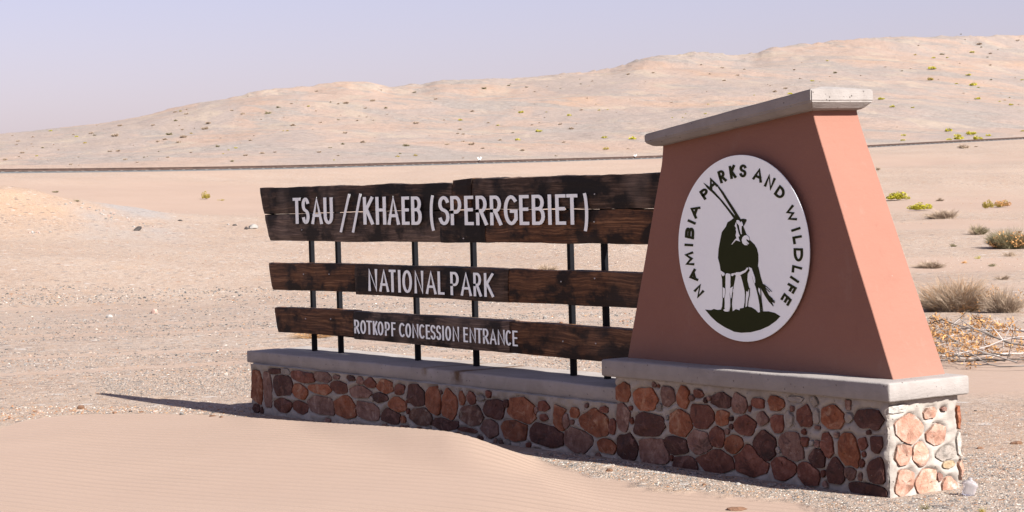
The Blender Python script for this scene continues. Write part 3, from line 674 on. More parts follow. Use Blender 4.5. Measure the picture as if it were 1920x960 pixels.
def pointing(face, a0, a1, z0, z1, root, step=.011):
    """trowelled mortar face: sunk beside every stone, proud between them"""
    A = np.linspace(a0, a1, int((a1 - a0) / step) + 1); Z = np.linspace(z0, z1, int((z1 - z0) / step) + 1); AA, ZZ = np.meshgrid(A, Z)
    D = np.full(AA.shape, .2)
    for f_, pts in OUTL:
        if f_ != face: continue
        P = np.array(pts); lo_, hi_ = P.min(0) - .06, P.max(0) + .06
        ia = np.where((A >= lo_[0]) & (A <= hi_[0]))[0]; iz = np.where((Z >= lo_[1]) & (Z <= hi_[1]))[0]
        if len(ia) == 0 or len(iz) == 0: continue
        sl = np.ix_(iz, ia); ax_, zx_ = AA[sl], ZZ[sl]; best = np.full(ax_.shape, 9.0); inside = np.zeros(ax_.shape, bool)
        for k in range(len(P)):
            p, q = P[k], P[(k + 1) % len(P)]; e = q - p; L2 = max(e @ e, 1e-12)
            t_ = np.clip(((ax_ - p[0]) * e[0] + (zx_ - p[1]) * e[1]) / L2, 0, 1); best = np.minimum(best, np.hypot(ax_ - p[0] - t_ * e[0], zx_ - p[1] - t_ * e[1]))
            if (q[1] - p[1]) != 0: inside ^= ((zx_ > p[1]) != (zx_ > q[1])) & (ax_ < (q[0] - p[0]) * (zx_ - p[1]) / (q[1] - p[1] + 1e-12) + p[0])
        D[sl] = np.minimum(D[sl], np.where(inside, -best, best))
    h = -.020 + .012 * sstep(-.004, .002, D) + .010 * sstep(.003, .012, D) + .006 * sstep(.010, .03, D)
    h = h + .016 * fbm(AA * 22, ZZ * 22, 3, 81) * sstep(0, .012, D) + .010 * fbm(AA * 5, ZZ * 5, 2, 83)
    edge = np.minimum(np.minimum(AA - a0, a1 - AA) / .03, 1); h = h - .014 * (1 - np.clip(edge, 0, 1)) ** 2
    if face == 'front': V = np.stack([AA, 8.502 - h, ZZ], -1)
    else: V = np.stack([XR - .002 + h, AA, ZZ], -1)
    nz_, na_ = AA.shape; i, j = np.meshgrid(np.arange(nz_ - 1), np.arange(na_ - 1), indexing='ij'); b_ = i * na_ + j
    Fq = np.stack([b_, b_ + 1, b_ + na_ + 1, b_ + na_], -1).reshape(-1, 4)
    child('pointing', big_mesh('pointing', V.reshape(-1, 3), Fq, MAT['mortar'], True), root)
pointing('front', XL, XP + .004, -.12, .358, wall)
pointing('front', XP, XR - .003, -.12, .543, pil)
pointing('side', 8.505, 9.068, -.12, .543, pil)

# ------------------------------------------------------------------ timber name sign
sign = thing('name_sign', 'dark weathered timber sign on black steel posts with white park name lettering', 'sign', (-13.3, 8.85, .463))
YP = 8.78; TH = .088
def plank(TL, TR, BR, BL, mat, proud=0.0, seed=0, wob=.006, yb=None, y0=YP):
    y = y0 - proud; P4 = [hit(*p, 1, y) for p in (TL, TR, BR, BL)]
    ax, bx, cx, dx = [(p[0], p[2]) for p in P4]
    L = abs(bx[0] - ax[0]); n = max(4, int(L / .045)); nz = 5; ny = 2; T = (YP + TH) - y if yb is None else yb - y
    V = []; Fs = []; idx = {}
    def pos(i, j, k):
        s = i / n; q = k / nz
        tx = ax[0] + (bx[0] - ax[0]) * s; tz = ax[1] + (bx[1] - ax[1]) * s; lx = dx[0] + (cx[0] - dx[0]) * s; lz = dx[1] + (cx[1] - dx[1]) * s
        x = lx + (tx - lx) * q; z = lz + (tz - lz) * q; yy = y + T * j / ny
        if k == nz: z += wob * mn.noise(Vector((x * 2.2, seed * 9.1, yy * 4))) + wob * .5 * mn.noise(Vector((x * 14, seed * 5.1, yy * 9)))
        if k == 0: z += wob * mn.noise(Vector((x * 2.2, seed * 7.7 + 4, yy * 4))) + wob * .3 * mn.noise(Vector((x * 12, seed * 3.1, yy * 9)))
        if i in (0, n): x += (.006 * mn.noise(Vector((z * 22, seed * 3.3, yy * 22))))
        if j == 0 and k in (0, nz): yy += .006; z += -.003 if k == nz else .003
        if j == 0 and i in (0, n): yy += .005
        if j == 0 and 0 < k < nz: yy += .004 * mn.noise(Vector((x * 3, seed, z * 25)))
        return (x, yy, z)
    def vid(i, j, k):
        if (i, j, k) not in idx: idx[(i, j, k)] = len(V); V.append(pos(i, j, k))
        return idx[(i, j, k)]
    for i in range(n):
        for k in range(nz): Fs.append((vid(i, 0, k), vid(i + 1, 0, k), vid(i + 1, 0, k + 1), vid(i, 0, k + 1))); Fs.append((vid(i, ny, k), vid(i, ny, k + 1), vid(i + 1, ny, k + 1), vid(i + 1, ny, k)))
        for j in range(ny): Fs.append((vid(i, j, nz), vid(i + 1, j, nz), vid(i + 1, j + 1, nz), vid(i, j + 1, nz))); Fs.append((vid(i, j, 0), vid(i, j + 1, 0), vid(i + 1, j + 1, 0), vid(i + 1, j, 0)))
    for j in range(ny):
        for k in range(nz): Fs.append((vid(0, j, k), vid(0, j, k + 1), vid(0, j + 1, k + 1), vid(0, j + 1, k))); Fs.append((vid(n, j, k), vid(n, j + 1, k), vid(n, j + 1, k + 1), vid(n, j, k + 1)))
    me = mesh_from('plank', V, Fs, mat)
    return child('plank', me, sign)
wb, wn, wg = MAT['wood_black'], MAT['wood_brown'], MAT['wood_grey']
plank((485, 352), (845, 342.5), (846, 393), (494, 401), wb, 0, 1, .010)
plank((847, 337.5), (882, 333.5), (882, 392.5), (848, 393), wn, .016, 2, .003)
plank((881.5, 334.5), (1250, 323.5), (1236, 391.0), (882, 392.5), wb, .006, 3, .012)
plank((494.5, 402.5), (824, 394.5), (824, 455), (505, 452), wg, .002, 4, .008)
plank((824, 395), (908, 394), (908, 456), (824, 456), wb, .008, 5, .006)
plank((908, 394), (1236, 392.5), (1222, 458.5), (908, 455), wn, .002, 6, .008)
plank((502, 493), (664, 495), (664, 547.5), (509.5, 544), wn, 0, 7)
plank((664, 494.5), (951, 504.5), (951, 567.5), (665, 552.5), wb, .010, 8)
plank((951, 504), (1212, 512.5), (1202, 579.5), (951, 567), wn, .002, 9)
plank((513, 576), (661, 582.5), (661, 631.5), (520, 623), wn, 0, 10)
plank((661, 583.5), (953, 602), (953, 663), (662, 636), wg, .012, 11)
plank((953, 602), (1200, 619), (1186, 685), (953, 662), wn, .002, 12)
# backing sleeper behind the posts (its shade keeps the coping dark)
a = -15.7
V, Fs = rbox(-15.75, -11.13, 8.922, 8.985, .595, .805, .12, .006, .004, 3, seed=9); child('plank', mesh_from('backing_plank', V, Fs, wg), sign)
for (u0, v0) in ((580.5, 455), (630, 455), (774, 455), (883.5, 457), (1065.5, 458), (1129, 458)):
    x = hit(u0, v0, 1, 8.87)[0]
    V, Fs = rbox(x - .019, x + .019, 8.869, 8.907, .440, 1.70, .5, .003, 0); p = child('post', mesh_from('post', V, Fs, MAT['steel']), sign)

# lettering --------------------------------------------------------
def arc(cx, cy, rx, ry, a0, a1, n=12):
    return [(cx + rx * math.cos(math.radians(a0 + (a1 - a0) * i / n)), cy + ry * math.sin(math.radians(a0 + (a1 - a0) * i / n))) for i in range(n + 1)]
GL = {
 'T': [[(0, 1), (1, 1)], [(.5, .96), (.5, 0)]], 'I': [[(.5, 0), (.5, 1)]],
 'S': [arc(.5, .76, .5, .24, 25, 180, 9) + arc(.5, .76, .5, .24, 190, 262, 5) + arc(.5, .25, .5, .25, 75, 0, 5) + arc(.5, .25, .5, .25, -10, -160, 9)],
 'A': [[(0, 0), (.5, 1.0), (1, 0)], [(.18, .30), (.82, .30)]], 'U': [[(0, 1), (0, .3)] + arc(.5, .28, .5, .28, 190, 350, 10) + [(1, .3), (1, 1)]],
 'K': [[(0, 0), (0, 1)], [(1, 1), (.05, .47)], [(.22, .58), (1, 0)]], 'H': [[(0, 0), (0, 1)], [(1, 0), (1, 1)], [(0, .53), (1, .53)]],
 'E': [[(1, 1), (0, 1), (0, 0), (1, 0)], [(0, .53), (.9, .53)]], 'F': [[(1, 1), (0, 1), (0, 0)], [(0, .53), (.9, .53)]],
 'B': [[(0, 0), (0, 1), (.5, 1)] + arc(.5, .77, .42, .23, 80, -90, 8) + [(0, .54)], [(0, .54), (.55, .54)] + arc(.55, .27, .45, .27, 80, -90, 8) + [(0, 0)]],
 'P': [[(0, 0), (0, 1), (.5, 1)] + arc(.5, .72, .5, .28, 80, -90, 9) + [(0, .44)]], 'R': [[(0, 0), (0, 1), (.45, 1)] + arc(.45, .74, .47, .26, 80, -90, 9) + [(0, .48)], [(.42, .46), (1, 0)]],
 'G': [arc(.55, .5, .55, .5, 48, 315, 18) + [(1, .16), (1, .46), (.58, .46)]], 'C': [arc(.6, .5, .6, .5, 52, 308, 18)], 'O': [arc(.5, .5, .5, .5, 90, 450, 24)],
 'N': [[(0, 0), (0, 1), (1, 0), (1, 1)]], 'L': [[(0, 1), (0, 0), (1, 0)]], 'M': [[(0, 0), (.1, 1), (.5, .15), (.9, 1), (1, 0)]], 'W': [[(0, 1), (.25, 0), (.5, .85), (.75, 0), (1, 1)]],
 'D': [[(0, 0), (0, 1), (.35, 1)] + arc(.35, .5, .65, .5, 80, -80, 12) + [(.35, 0), (0, 0)]],
 '(': [arc(1.15, .5, 1.15, .62, 125, 235, 12)], ')': [arc(-.15, .5, 1.15, .62, 55, -55, 12)], '/': [[(0, 0), (1, 1)]]}
def ribbon(pts, hw, cap=True, closed=False):
    """outline strip of a stroke: left and right offsets with mitred joins"""
    P = [Vector(p) for p in pts]; n = len(P)
    if n > 2 and (P[0] - P[-1]).length < 1e-6: closed = True; P = P[:-1]; n -= 1
    Ls, Rs = [], []
    for i in range(n):
        a = P[(i - 1) % n] if (closed or i > 0) else None; c = P[(i + 1) % n] if (closed or i < n - 1) else None
        d1 = (P[i] - a).normalized() if a is not None else None; d2 = (c - P[i]).normalized() if c is not None else None
        if d1 is None: d1 = d2
        if d2 is None: d2 = d1
        n1 = Vector((-d1.y, d1.x)); n2 = Vector((-d2.y, d2.x)); m_ = (n1 + n2)
        if m_.length < .2: m_ = n1
        m_.normalize(); k = hw / max(.72, m_.dot(n1))
        p = P[i]
        if not closed and cap and i == 0: p = p - d2 * hw
        if not closed and cap and i == n - 1: p = p + d1 * hw
        Ls.append(p + m_ * k); Rs.append(p - m_ * k)
    return Ls, Rs, closed
def strokes_mesh(name, strokes, mp, hw, t, mat, cap=True, lift=.0006):
    """strokes in a picture-like plane; mp maps (a,b,depth) to world"""
    V, Fs = [], []
    for si, st in enumerate(strokes):
        L, Rr, cl = ribbon(st, hw, cap); n = len(L); b0 = len(V); dd = t + si * lift
        for i in range(n):
            V.append(mp(L[i], dd)); V.append(mp(Rr[i], dd)); V.append(mp(L[i], 0)); V.append(mp(Rr[i], 0))
        for i in range(n if cl else n - 1):
            a = b0 + 4 * i; c = b0 + 4 * ((i + 1) % n)
            Fs += [(a, a + 1, c + 1, c), (a, c, c + 2, a + 2), (a + 1, a + 3, c + 3, c + 1)]
        if not cl:
            a = b0; c = b0 + 4 * (n - 1); Fs += [(a, a + 2, a + 3, a + 1), (c, c + 1, c + 3, c + 2)]
    me = mesh_from(name, V, Fs, mat); bm = bmesh.new(); bm.from_mesh(me); bmesh.ops.recalc_face_normals(bm, faces=bm.faces); bm.to_mesh(me); bm.free()
    return me
def sign_letter(ch, xl, xr, top, bot, pen, back, front=.0020, slant=None):
    """place one raised letter between two measured edges on the plane in front of a plank"""
    y = YP - back
    A = hit(xl, (top + bot) / 2, 1, y); B = hit(xr, (top + bot) / 2, 1, y); T = hit((xl + xr) / 2, top, 1, y); Bo = hit((xl + xr) / 2, bot, 1, y)
    W = B[0] - A[0]; Hh = T[2] - Bo[2]; kx = (xr - xl) / W; kz = (bot - top) / Hh     # local scale, to give strokes the measured widths
    hw = pen / 2; st = []
    w_, h_ = (xr - xl), (bot - top)
    for s in GL[ch]:
        st.append([(hw + a * (w_ - 2 * hw), hw + b * (h_ - 2 * hw)) for a, b in s])
    if ch == 'I': st = [[(w_ / 2, hw), (w_ / 2, h_ - hw)]]
    mpf = lambda p, d: (A[0] + p[0] / kx, y - d, Bo[2] + p[1] / kz)
    me = strokes_mesh('letter', st, mpf, hw, front, MAT['letter'], cap=(ch not in '(),'))
    o = child('letter', me, sign)
    return o
def interp(x, a, b): return np.interp(x, a, b)
row1 = [('T',549.7,564.3),('S',566.3,580.3),('A',583.5,604.9),('U',607,624.4),('K',681.3,700.6),('H',704.7,724),('A',726.5,749.3),('E',753.4,767.7),('B',771.3,790.7),('S',822.4,842.7),('P',845,865.3),('E',871,888),('R',892.6,914.2),('R',919,941.2),('G',945,970.6),('E',974,992),('B',997.6,1021.6),('I',1027.2,1034.7),('E',1041.7,1061),('T',1062.8,1083.4)]
for ch, a, b in row1:
    m_ = (a + b) / 2; t_ = interp(m_, [550, 690, 832, 930, 1073], [371, 369.3, 367.6, 366.6, 363.8]); bo = interp(m_, [550, 690, 832, 930, 1073], [419.6, 421, 422, 422.3, 421.2])
    sign_letter(ch, a, b, t_, bo, (bo - t_) * .110, .018)
sign_letter('/', 636.6, 657.6, 364, 435.5, 4.2, .018); sign_letter('/', 659.4, 678.6, 363.5, 436, 4.2, .018)
sign_letter('(', 806.3, 818.5, 364.5, 434.5, 5.0, .018); sign_letter(')', 1090.5, 1103, 360, 435.5, 5.6, .018)
row2 = [('N',690.7,707.8),('A',711,729.4),('T',729.8,742.4),('I',746.4,751.6),('O',754.8,772.6),('N',777.2,794.3),('A',798.4,818.3),('L',821,833.2),('P',844.8,860.5),('A',863.8,884.5),('R',888,903.2),('K',908,926)]
for ch, a, b in row2:
    m_ = (a + b) / 2; t_ = interp(m_, [698, 917], [504.3, 512.2]); bo = interp(m_, [698, 917], [545.8, 556.8]); sign_letter(ch, a, b, t_, bo, 4.5, .016)
row3 = [('R',664.5,674.5),('O',675.8,686.5),('T',687.5,697.8),('K',699.5,708.2),('O',708.4,719.2),('P',722,731.4),('F',734,742),('C',748.4,758.8),('O',760.4,771),('N',773.4,785),('C',786,796),('E',798.7,806.6),('S',807.6,817),('S',818.3,827.2),('I',829.2,833),('O',835.2,846),('N',849,861.2),('E',869.2,877.6),('N',880.7,892.7),('T',893.6,904.4),('R',905.9,916.9),('A',918.4,931.2),('N',933.4,946.8),('C',948.1,958.1),('E',961.3,970.7)]
for ch, a, b in row3:
    m_ = (a + b) / 2; t_ = interp(m_, [669, 966], [599.6, 620]); bo = interp(m_, [669, 966], [625.2, 649]); sign_letter(ch, a, b, t_, bo, 3.0, .018)
def ico(sub, rad):
    bm = bmesh.new(); bmesh.ops.create_icosphere(bm, subdivisions=sub, radius=rad); return bm
nb_ = ico(1, .006); nme = bpy.data.meshes.new('nail'); nb_.to_mesh(nme); nb_.free(); nme.materials.append(MAT['nail'])
for (u0, v0) in ((566, 431), (869, 447), (1114, 416), (1115, 364), (569, 514), (617, 514), (1052, 528), (1115, 522), (573, 597.5), (620, 598), (1055.5, 640), (1117, 644)):
    q = hit(u0, v0, 1, YP - .012); child('nail', nme, sign, tuple(q))

# ------------------------------------------------------------------ oval emblem board
YD = 8.642
badge = thing('emblem_board', 'white oval board with dark green oryx emblem and curved lettering on the pillar', 'sign board', (-9.9, 8.65, 1.4))
L_ = hit(1272, 466, 1, YD); R_ = hit(1517.5, 468, 1, YD); T_ = hit(1393, 290.3, 1, YD); B_ = hit(1397, 640.8, 1, YD)
ex_c = (L_[0] + R_[0]) / 2; ez_c = (T_[2] + B_[2]) / 2; ea = (R_[0] - L_[0]) / 2; eb = (T_[2] - B_[2]) / 2
N = 96; V = []; Fs = []
for (s, y) in ((1, YD + .006), (1, YD + .001), (.997, YD)):
    V += [(ex_c + (ea - (1 - s) * .3) * math.cos(2 * math.pi * i / N), y, ez_c + (eb - (1 - s) * .3) * math.sin(2 * math.pi * i / N)) for i in range(N)]
for k in range(2):
    for i in range(N): Fs.append((k * N + i, k * N + (i + 1) % N, (k + 1) * N + (i + 1) % N, (k + 1) * N + i))
Fs.append(tuple(2 * N + i for i in range(N))); Fs.append(tuple(range(N - 1, -1, -1)))
child('board', mesh_from('board', V, Fs, MAT['disc']), badge)
V, Fs = rbox(ex_c - .12, ex_c + .12, YD + .0065, 8.70, ez_c - .15, ez_c + .15, .3, .005, 0); child('spacer', mesh_from('spacer', V, Fs, MAT['steel']), badge)
def T1(p): return (1260 + p[0] / 5.05, 280 + p[1] / 5.05)
def T2(p): return (1390 + p[0] / 5.05, 280 + p[1] / 5.05)
def T3(p): return (1260 + p[0] / 5.05, 460 + p[1] / 5.05)
def T4(p): return (1390 + p[0] / 5.05, 460 + p[1] / 5.05)
def T5(p): return (1330 + p[0] / 8.0, 390 + p[1] / 8.0)
def on_board(p, d=0): h_ = hit(p[0], p[1], 1, YD); return (h_[0], YD - d, h_[2])
def poly(name, groups, mat, d, parent=badge, lev=None):
    from mathutils.geometry import tessellate_polygon
    V = []; Fs = []
    for gi, pts in enumerate(groups):
        base = d + (lev[gi] if lev else 0) * .0006; n = len(pts); b0 = len(V)
        V += [on_board(p, base) for p in pts] + [on_board(p, .0004) for p in pts]
        for t_ in tessellate_polygon([[Vector((p[0], -p[1], 0)) for p in pts]]):
            p0, p1, p2 = (Vector(V[b0 + k]) for k in t_); t_ = tuple(t_)
            if (p1 - p0).cross(p2 - p0).y > 0: t_ = t_[::-1]
            Fs.append(tuple(b0 + k for k in t_))
        ar = sum(pts[i][0] * pts[(i + 1) % n][1] - pts[(i + 1) % n][0] * pts[i][1] for i in range(n))
        for i in range(n):
            j = (i + 1) % n; q = (b0 + i, b0 + n + i, b0 + n + j, b0 + j); Fs.append(q if ar > 0 else q[::-1])
    me = mesh_from(name, V, Fs, mat)
    return child(name, me, parent)
mound = [T3(p) for p in [(315,608),(350,612),(375,612),(395,602),(430,611),(470,608),(505,612),(545,628),(575,625),(605,604),(640,615),(645,597),(690,590)]] + [T4(p) for p in [(55,577),(100,588),(135,610),(160,637),(200,625),(260,625),(320,640),(370,672),(330,715),(260,765),(180,800),(90,823),(0,828)]] + [T3(p) for p in [(590,818),(500,775),(430,730),(370,675)]]
body = [T5(p) for p in [(370,150),(330,180),(275,215),(250,280),(190,360),(165,480),(140,620),(132,750),(158,850),(170,930)]] + [T3(p) for p in [(462,240),(505,266),(558,270),(610,258),(650,256),(700,236)]] + [T4(p) for p in [(30,236),(60,210),(75,222),(92,250),(118,340),(140,400),(158,440),(162,392),(205,365),(185,300),(162,200)]] + [T5(p) for p in [(728,890),(737,800),(737,700),(716,610),(680,548),(610,480),(600,432),(560,396),(515,285),(500,240),(465,165),(430,120),(400,110)]]
ear = [T5(p) for p in [(455,172),(510,160),(555,168),(560,190),(535,240),(518,272),(500,245),(480,200)]]
horn1 = [T1(p) for p in [(298,316),(338,371),(388,414),(456,482),(525,570),(588,656),(605,642),(545,567),(476,482),(405,403),(365,365),(333,338)]]
horn2 = [T1(p) for p in [(596,618),(560,560),(512,482),(470,412),(428,348),(438,342),(488,405),(534,478),(590,562),(652,662),(604,660)]]
leg1 = [T3(p) for p in [(460,240),(482,350),(484,480),(476,580),(463,614),(506,616),(497,590),(502,500),(510,430),(512,262)]]
leg2 = [T3(p) for p in [(555,262),(604,285),(592,350),(582,400),(575,480),(568,560),(576,630),(543,632),(555,580),(555,500),(548,450),(557,380)]]
leg3 = [T4(p) for p in [(66,214),(80,236),(60,270),(57,330),(75,405),(62,440),(46,432),(42,500),(40,560),(38,596),(24,596),(33,540),(36,470),(33,430),(15,350),(-2,290),(-12,280),(30,262)]]
leg4 = [T4(p) for p in [(92,250),(118,340),(140,400),(160,480),(174,560),(180,634),(197,634),(191,560),(180,480),(160,430),(150,380),(120,300)]]
tail = [T4(p) for p in [(165,360),(205,365),(238,385),(226,402),(262,472),(300,505),(284,506),(318,548),(290,534),(305,576),(262,532),(225,475),(188,406),(162,392)]]
poly('oryx', [body, mound, ear, horn1, horn2, leg1, leg2, leg3, leg4, tail], MAT['green'], .0016, lev=[0, 0, 1, 1, 2, 1, 1, 1, 2, 3])
wh = [[T3(p) for p in [(485,397),(506,408),(510,440),(500,495),(485,495)]], [T3(p) for p in [(555,405),(581,390),(582,420),(569,500),(561,500),(550,440)]],
      [T3(p) for p in [(463,238),(500,262),(502,280),(485,292),(465,265)]], [T3(p) for p in [(568,268),(594,263),(591,280),(576,292),(564,285)]],
      [T3(p) for p in [(612,255),(650,254),(698,234)]] + [T4(p) for p in [(60,209),(70,220),(45,252),(0,278)]] + [T3(p) for p in [(636,290),(608,284)]],
      [T3(p) for p in [(512,272),(525,264),(557,272),(556,380),(548,450),(554,500),(554,575),(548,608),(535,628),(505,625),(490,612),(506,600),(503,500),(511,430)]],
      [T4(p) for p in [(73,205),(100,216),(113,252),(131,305),(136,350),(129,362),(110,300),(88,240)]],
      [T5(p) for p in [(408,208),(388,268),(410,300),(404,320),(412,360),(402,410),(416,455),(398,464),(338,546),(344,548),(405,482),(466,502),(448,462),(443,428),(464,424),(445,380),(425,300),(414,250)]],
      [T5(p) for p in [(412,190),(430,178),(452,188),(476,222),(484,198),(498,215),(514,262),(490,272),(486,330),(493,392),(482,392),(462,320),(452,262),(418,222)]],
      [T5(p) for p in [(532,414),(566,408),(592,428),(606,465),(602,488),(556,458),(566,495),(598,530),(592,543),(545,520),(518,498),(578,546),(576,558),(538,556),(506,528),(493,482),(505,440)]]]
for w_ in wh: poly('white_marking', [w_], MAT['disc'], .0044)
def brush(pts, px, name, d=.0052):
    st = [[(p[0], p[1]) for p in s] for s in pts]
    for s1 in st: child(name, strokes_mesh(name, [s1], lambda p, dd: on_board((p[0], p[1]), dd), px / 2, d, MAT['green'], cap=False), badge)
brush([[T4(p) for p in [(215,370),(250,398),(290,438)]], [T4(p) for p in [(228,400),(270,442)]], [T4(p) for p in [(258,475),(320,532)]], [T4(p) for p in [(270,490),(318,545)]], [T4(p) for p in [(262,520),(306,576)]],
       [T4(p) for p in [(80,405),(79,470),(66,530),(61,588)]], [T4(p) for p in [(160,392),(186,412),(190,500),(206,630)]], [T3(p) for p in [(480,300),(484,400),(483,500)]], [T3(p) for p in [(510,400),(512,440),(502,500)]], [T3(p) for p in [(582,400),(570,500)]]], .55, 'hair_line')
LET = [('P',T1,(310,482),(368,436),(258,402)),('A',T1,(368,400),(436,343),(331,300)),('R',T1,(462,325),(521,298),(430,212)),('K',T1,(556,283),(613,268),(538,160)),('S',T1,(640,265),(704,265),(643,143)),
       ('A',T2,(106,280),(192,320),(132,162)),('N',T2,(215,345),(283,391),(260,233)),('D',T2,(308,422),(372,487),(365,334)),('W',T2,(418,560),(455,705),(492,522)),('I',T2,(474,758),(478,786),(558,730)),('L',T2,(484,828),(496,900),(571,812)),
       ('D',T4,(496,26),(500,152),(584,28)),('L',T4,(484,184),(478,254),(577,209)),('I',T4,(472,282),(459,310),(552,336)),('F',T4,(448,354),(414,414),(529,402)),('E',T4,(408,446),(372,508),(480,516)),
       ('N',T3,(305,440),(270,360),(244,506)),('A',T3,(251,331),(222,218),(182,362)),('M',T3,(213,188),(200,58),(134,200)),('I',T1,(202,926),(200,890),(122,922)),('B',T1,(208,853),(214,748),(124,834)),('I',T1,(218,718),(230,690),(146,686)),('A',T1,(232,662),(271,550),(160,613))]
for ch, Tf, bl, br, tl in LET:
    bl, br, tl = [Vector(Tf(p)) for p in (bl, br, tl)]; hw = 2.25; ux = br - bl; uy = tl - bl; wx, wy = ux.length, uy.length; ux.normalize(); uy.normalize()
    st = []
    for s in GL[ch]:
        if ch == 'I': s = [(.5, 0), (.5, 1)]
        st.append([tuple(bl + ux * (hw + a * (wx - 2 * hw) if ch != 'I' else wx / 2) + uy * (hw + b * (wy - 2 * hw))) for a, b in s])
    me = strokes_mesh('letter', st, lambda p, dd: on_board((p[0], p[1]), dd), hw, .0030, MAT['green'], cap=True, lift=.0006); child('letter', me, badge)

# ------------------------------------------------------------------ railway on the far side of the plain
track = thing('railway_track', 'railway line running across the plain below the hill', 'railway', (0, 0, 0))
def along(t, off=0.0):                # point on the track; t metres along, off metres further away
    nx_, ny_ = math.sin(PERP), math.cos(PERP); tx_, ty_ = ny_, -nx_
    # nx,ny points from the camera to the foot of the perpendicular; t runs to the right
    x = (RD + off) * nx_ + t * tx_; y = (RD + off) * ny_ + t * ty_
    az = math.atan2(x, y); return x, y, float(rail_z(az))
T0 = RD * math.tan(az_px(-60, 316) - PERP); T1_ = RD * math.tan(az_px(1990, 255) - PERP)
def sweep(prof, off, name, mat, zoff=0.0, step=1.2):
    ts = np.arange(T0, T1_, step); V = []; Fs = []; n = len(prof)
    for t in ts:
        x, y, z = along(t, off)
        for (o_, h_) in prof:
            X_, Y_, _ = along(t, off + o_); V.append((X_, Y_, z + h_ + zoff))
    for i in range(len(ts) - 1):
        for k in range(n): Fs.append((i * n + k, i * n + (k + 1) % n, (i + 1) * n + (k + 1) % n, (i + 1) * n + k))
    Fs.append(tuple(range(n))); Fs.append(tuple((len(ts) - 1) * n + k for k in range(n - 1, -1, -1)))
    return mesh_from(name, V, Fs, mat)
RP = [(-.035, 0), (.035, 0), (.035, -.035), (.012, -.05), (.012, -.10), (.06, -.112), (.06, -.126), (-.06, -.126), (-.06, -.112), (-.012, -.10), (-.012, -.05), (-.035, -.035)]
child('rail', sweep(RP, 0, 'rail', MAT['rail']), track); child('rail', sweep(RP, 1.10, 'rail', MAT['rail']), track)
child('ballast', sweep([(-.9, -.26), (-.5, -.150), (1.6, -.150), (2.0, -.30), (2.0, -.8), (-.9, -.8)], 0, 'ballast', MAT['ballast'], 0, 2.5), track)['kind'] = 'stuff'
V = []; Fs = []
for t in np.arange(T0, T1_, .78):
    jx = rng.uniform(-.05, .05)
    c = [along(t + a_, b_ + jx) for a_, b_ in ((-.09, -.42), (.09, -.42), (.09, 1.5), (-.09, 1.5))]; b0 = len(V); zt = -.128 + rng.uniform(-.004, .0)
    V += [(p[0], p[1], c[0][2] + zt) for p in c] + [(p[0], p[1], c[0][2] + zt - .12) for p in c]
    Fs += [(b0, b0 + 1, b0 + 2, b0 + 3), (b0, b0 + 4, b0 + 5, b0 + 1), (b0 + 1, b0 + 5, b0 + 6, b0 + 2), (b0 + 2, b0 + 6, b0 + 7, b0 + 3), (b0 + 3, b0 + 7, b0 + 4, b0)]
child('sleepers', mesh_from('sleepers', V, Fs, MAT['sleeper']), track)['kind'] = 'stuff'
# small white markers by the line
def marker(u0, v0, h_, label):
    g_ = az_px(u0, v0); rr = rail_r(g_) - .2; x, y = rr * math.sin(g_), rr * math.cos(g_); z = float(rail_z(g_)) - .25
    t = thing('trackside_marker', label, 'marker', (x, y, z), 'white markers beside the railway')
    s = h_; ang = g_
    def bar(a, b, w_):
        a = Vector(a); b = Vector(b); d = (b - a).normalized(); nrm = Vector((-d.z, 0, d.x)) * w_; V = []
        for yy in (-.02, .02):
            for q in (a - nrm, a + nrm, b + nrm * 1.5, b - nrm * 1.5): V.append((q.x, yy, q.z))
        return V, [(0, 1, 2, 3), (7, 6, 5, 4), (0, 4, 5, 1), (1, 5, 6, 2), (2, 6, 7, 3), (3, 7, 4, 0)]
    for nm, a, b, w_, m_ in (('stem', (0, 0, 0), (0, 0, .40), .03, MAT['rail']), ('blade', (-.01, 0, .36), (-.13, 0, .58), .04, MAT['white']), ('blade', (.01, 0, .36), (.14, 0, .60), .045, MAT['white'])):
        V, Fs = bar(a, b, w_); o = link(nm, mesh_from(nm, V, Fs, m_), t)
    t.rotation_euler = (0, 0, -ang); t.scale = (s, s, s)
marker(899, 297, .75, 'white forked marker above the rail, behind the upper sign plank')
marker(1191, 291, .6, 'smaller white forked marker on the rail left of the pillar')

# ------------------------------------------------------------------ rocks
def rock_mesh(seed, sx, sy, sz, mat, sub=2, rough_=.35, flat=.3):
    bm = ico(sub, 1.0); o3 = Vector((seed * 5.3, seed * 2.1, seed * 8.7))
    for v in bm.verts:
        k = 1 + rough_ * mn.noise(v.co * 1.3 + o3) + rough_ * .5 * mn.noise(v.co * 3.1 + o3)
        c = v.co * k; q = Vector((round(c.x * 2.2) / 2.2, round(c.y * 2.2) / 2.2, round(c.z * 2.2) / 2.2)); c = c.lerp(q, .35)
        if c.z < -flat: c.z = -flat
        v.co = Vector((c.x * sx, c.y * sy, (c.z + flat * .5) * sz))
    me = bpy.data.meshes.new('rock'); bm.to_mesh(me); bm.free(); me.materials.append(mat); return me
def place_rock(u0, v0, wpx, hpx, mat, label, seed, group=None, name='rock'):
    gp = ground_px(u0, v0 + hpx * .45)
    if gp is None: return
    p, r_ = gp; s = r_ / F; me = rock_mesh(seed, wpx * s / 2, wpx * s / 2 * .8, hpx * s / 1.7, MAT[mat])
    o = link(name, me, None, p, seed * 1.3); tag(o, label, 'rock', group)
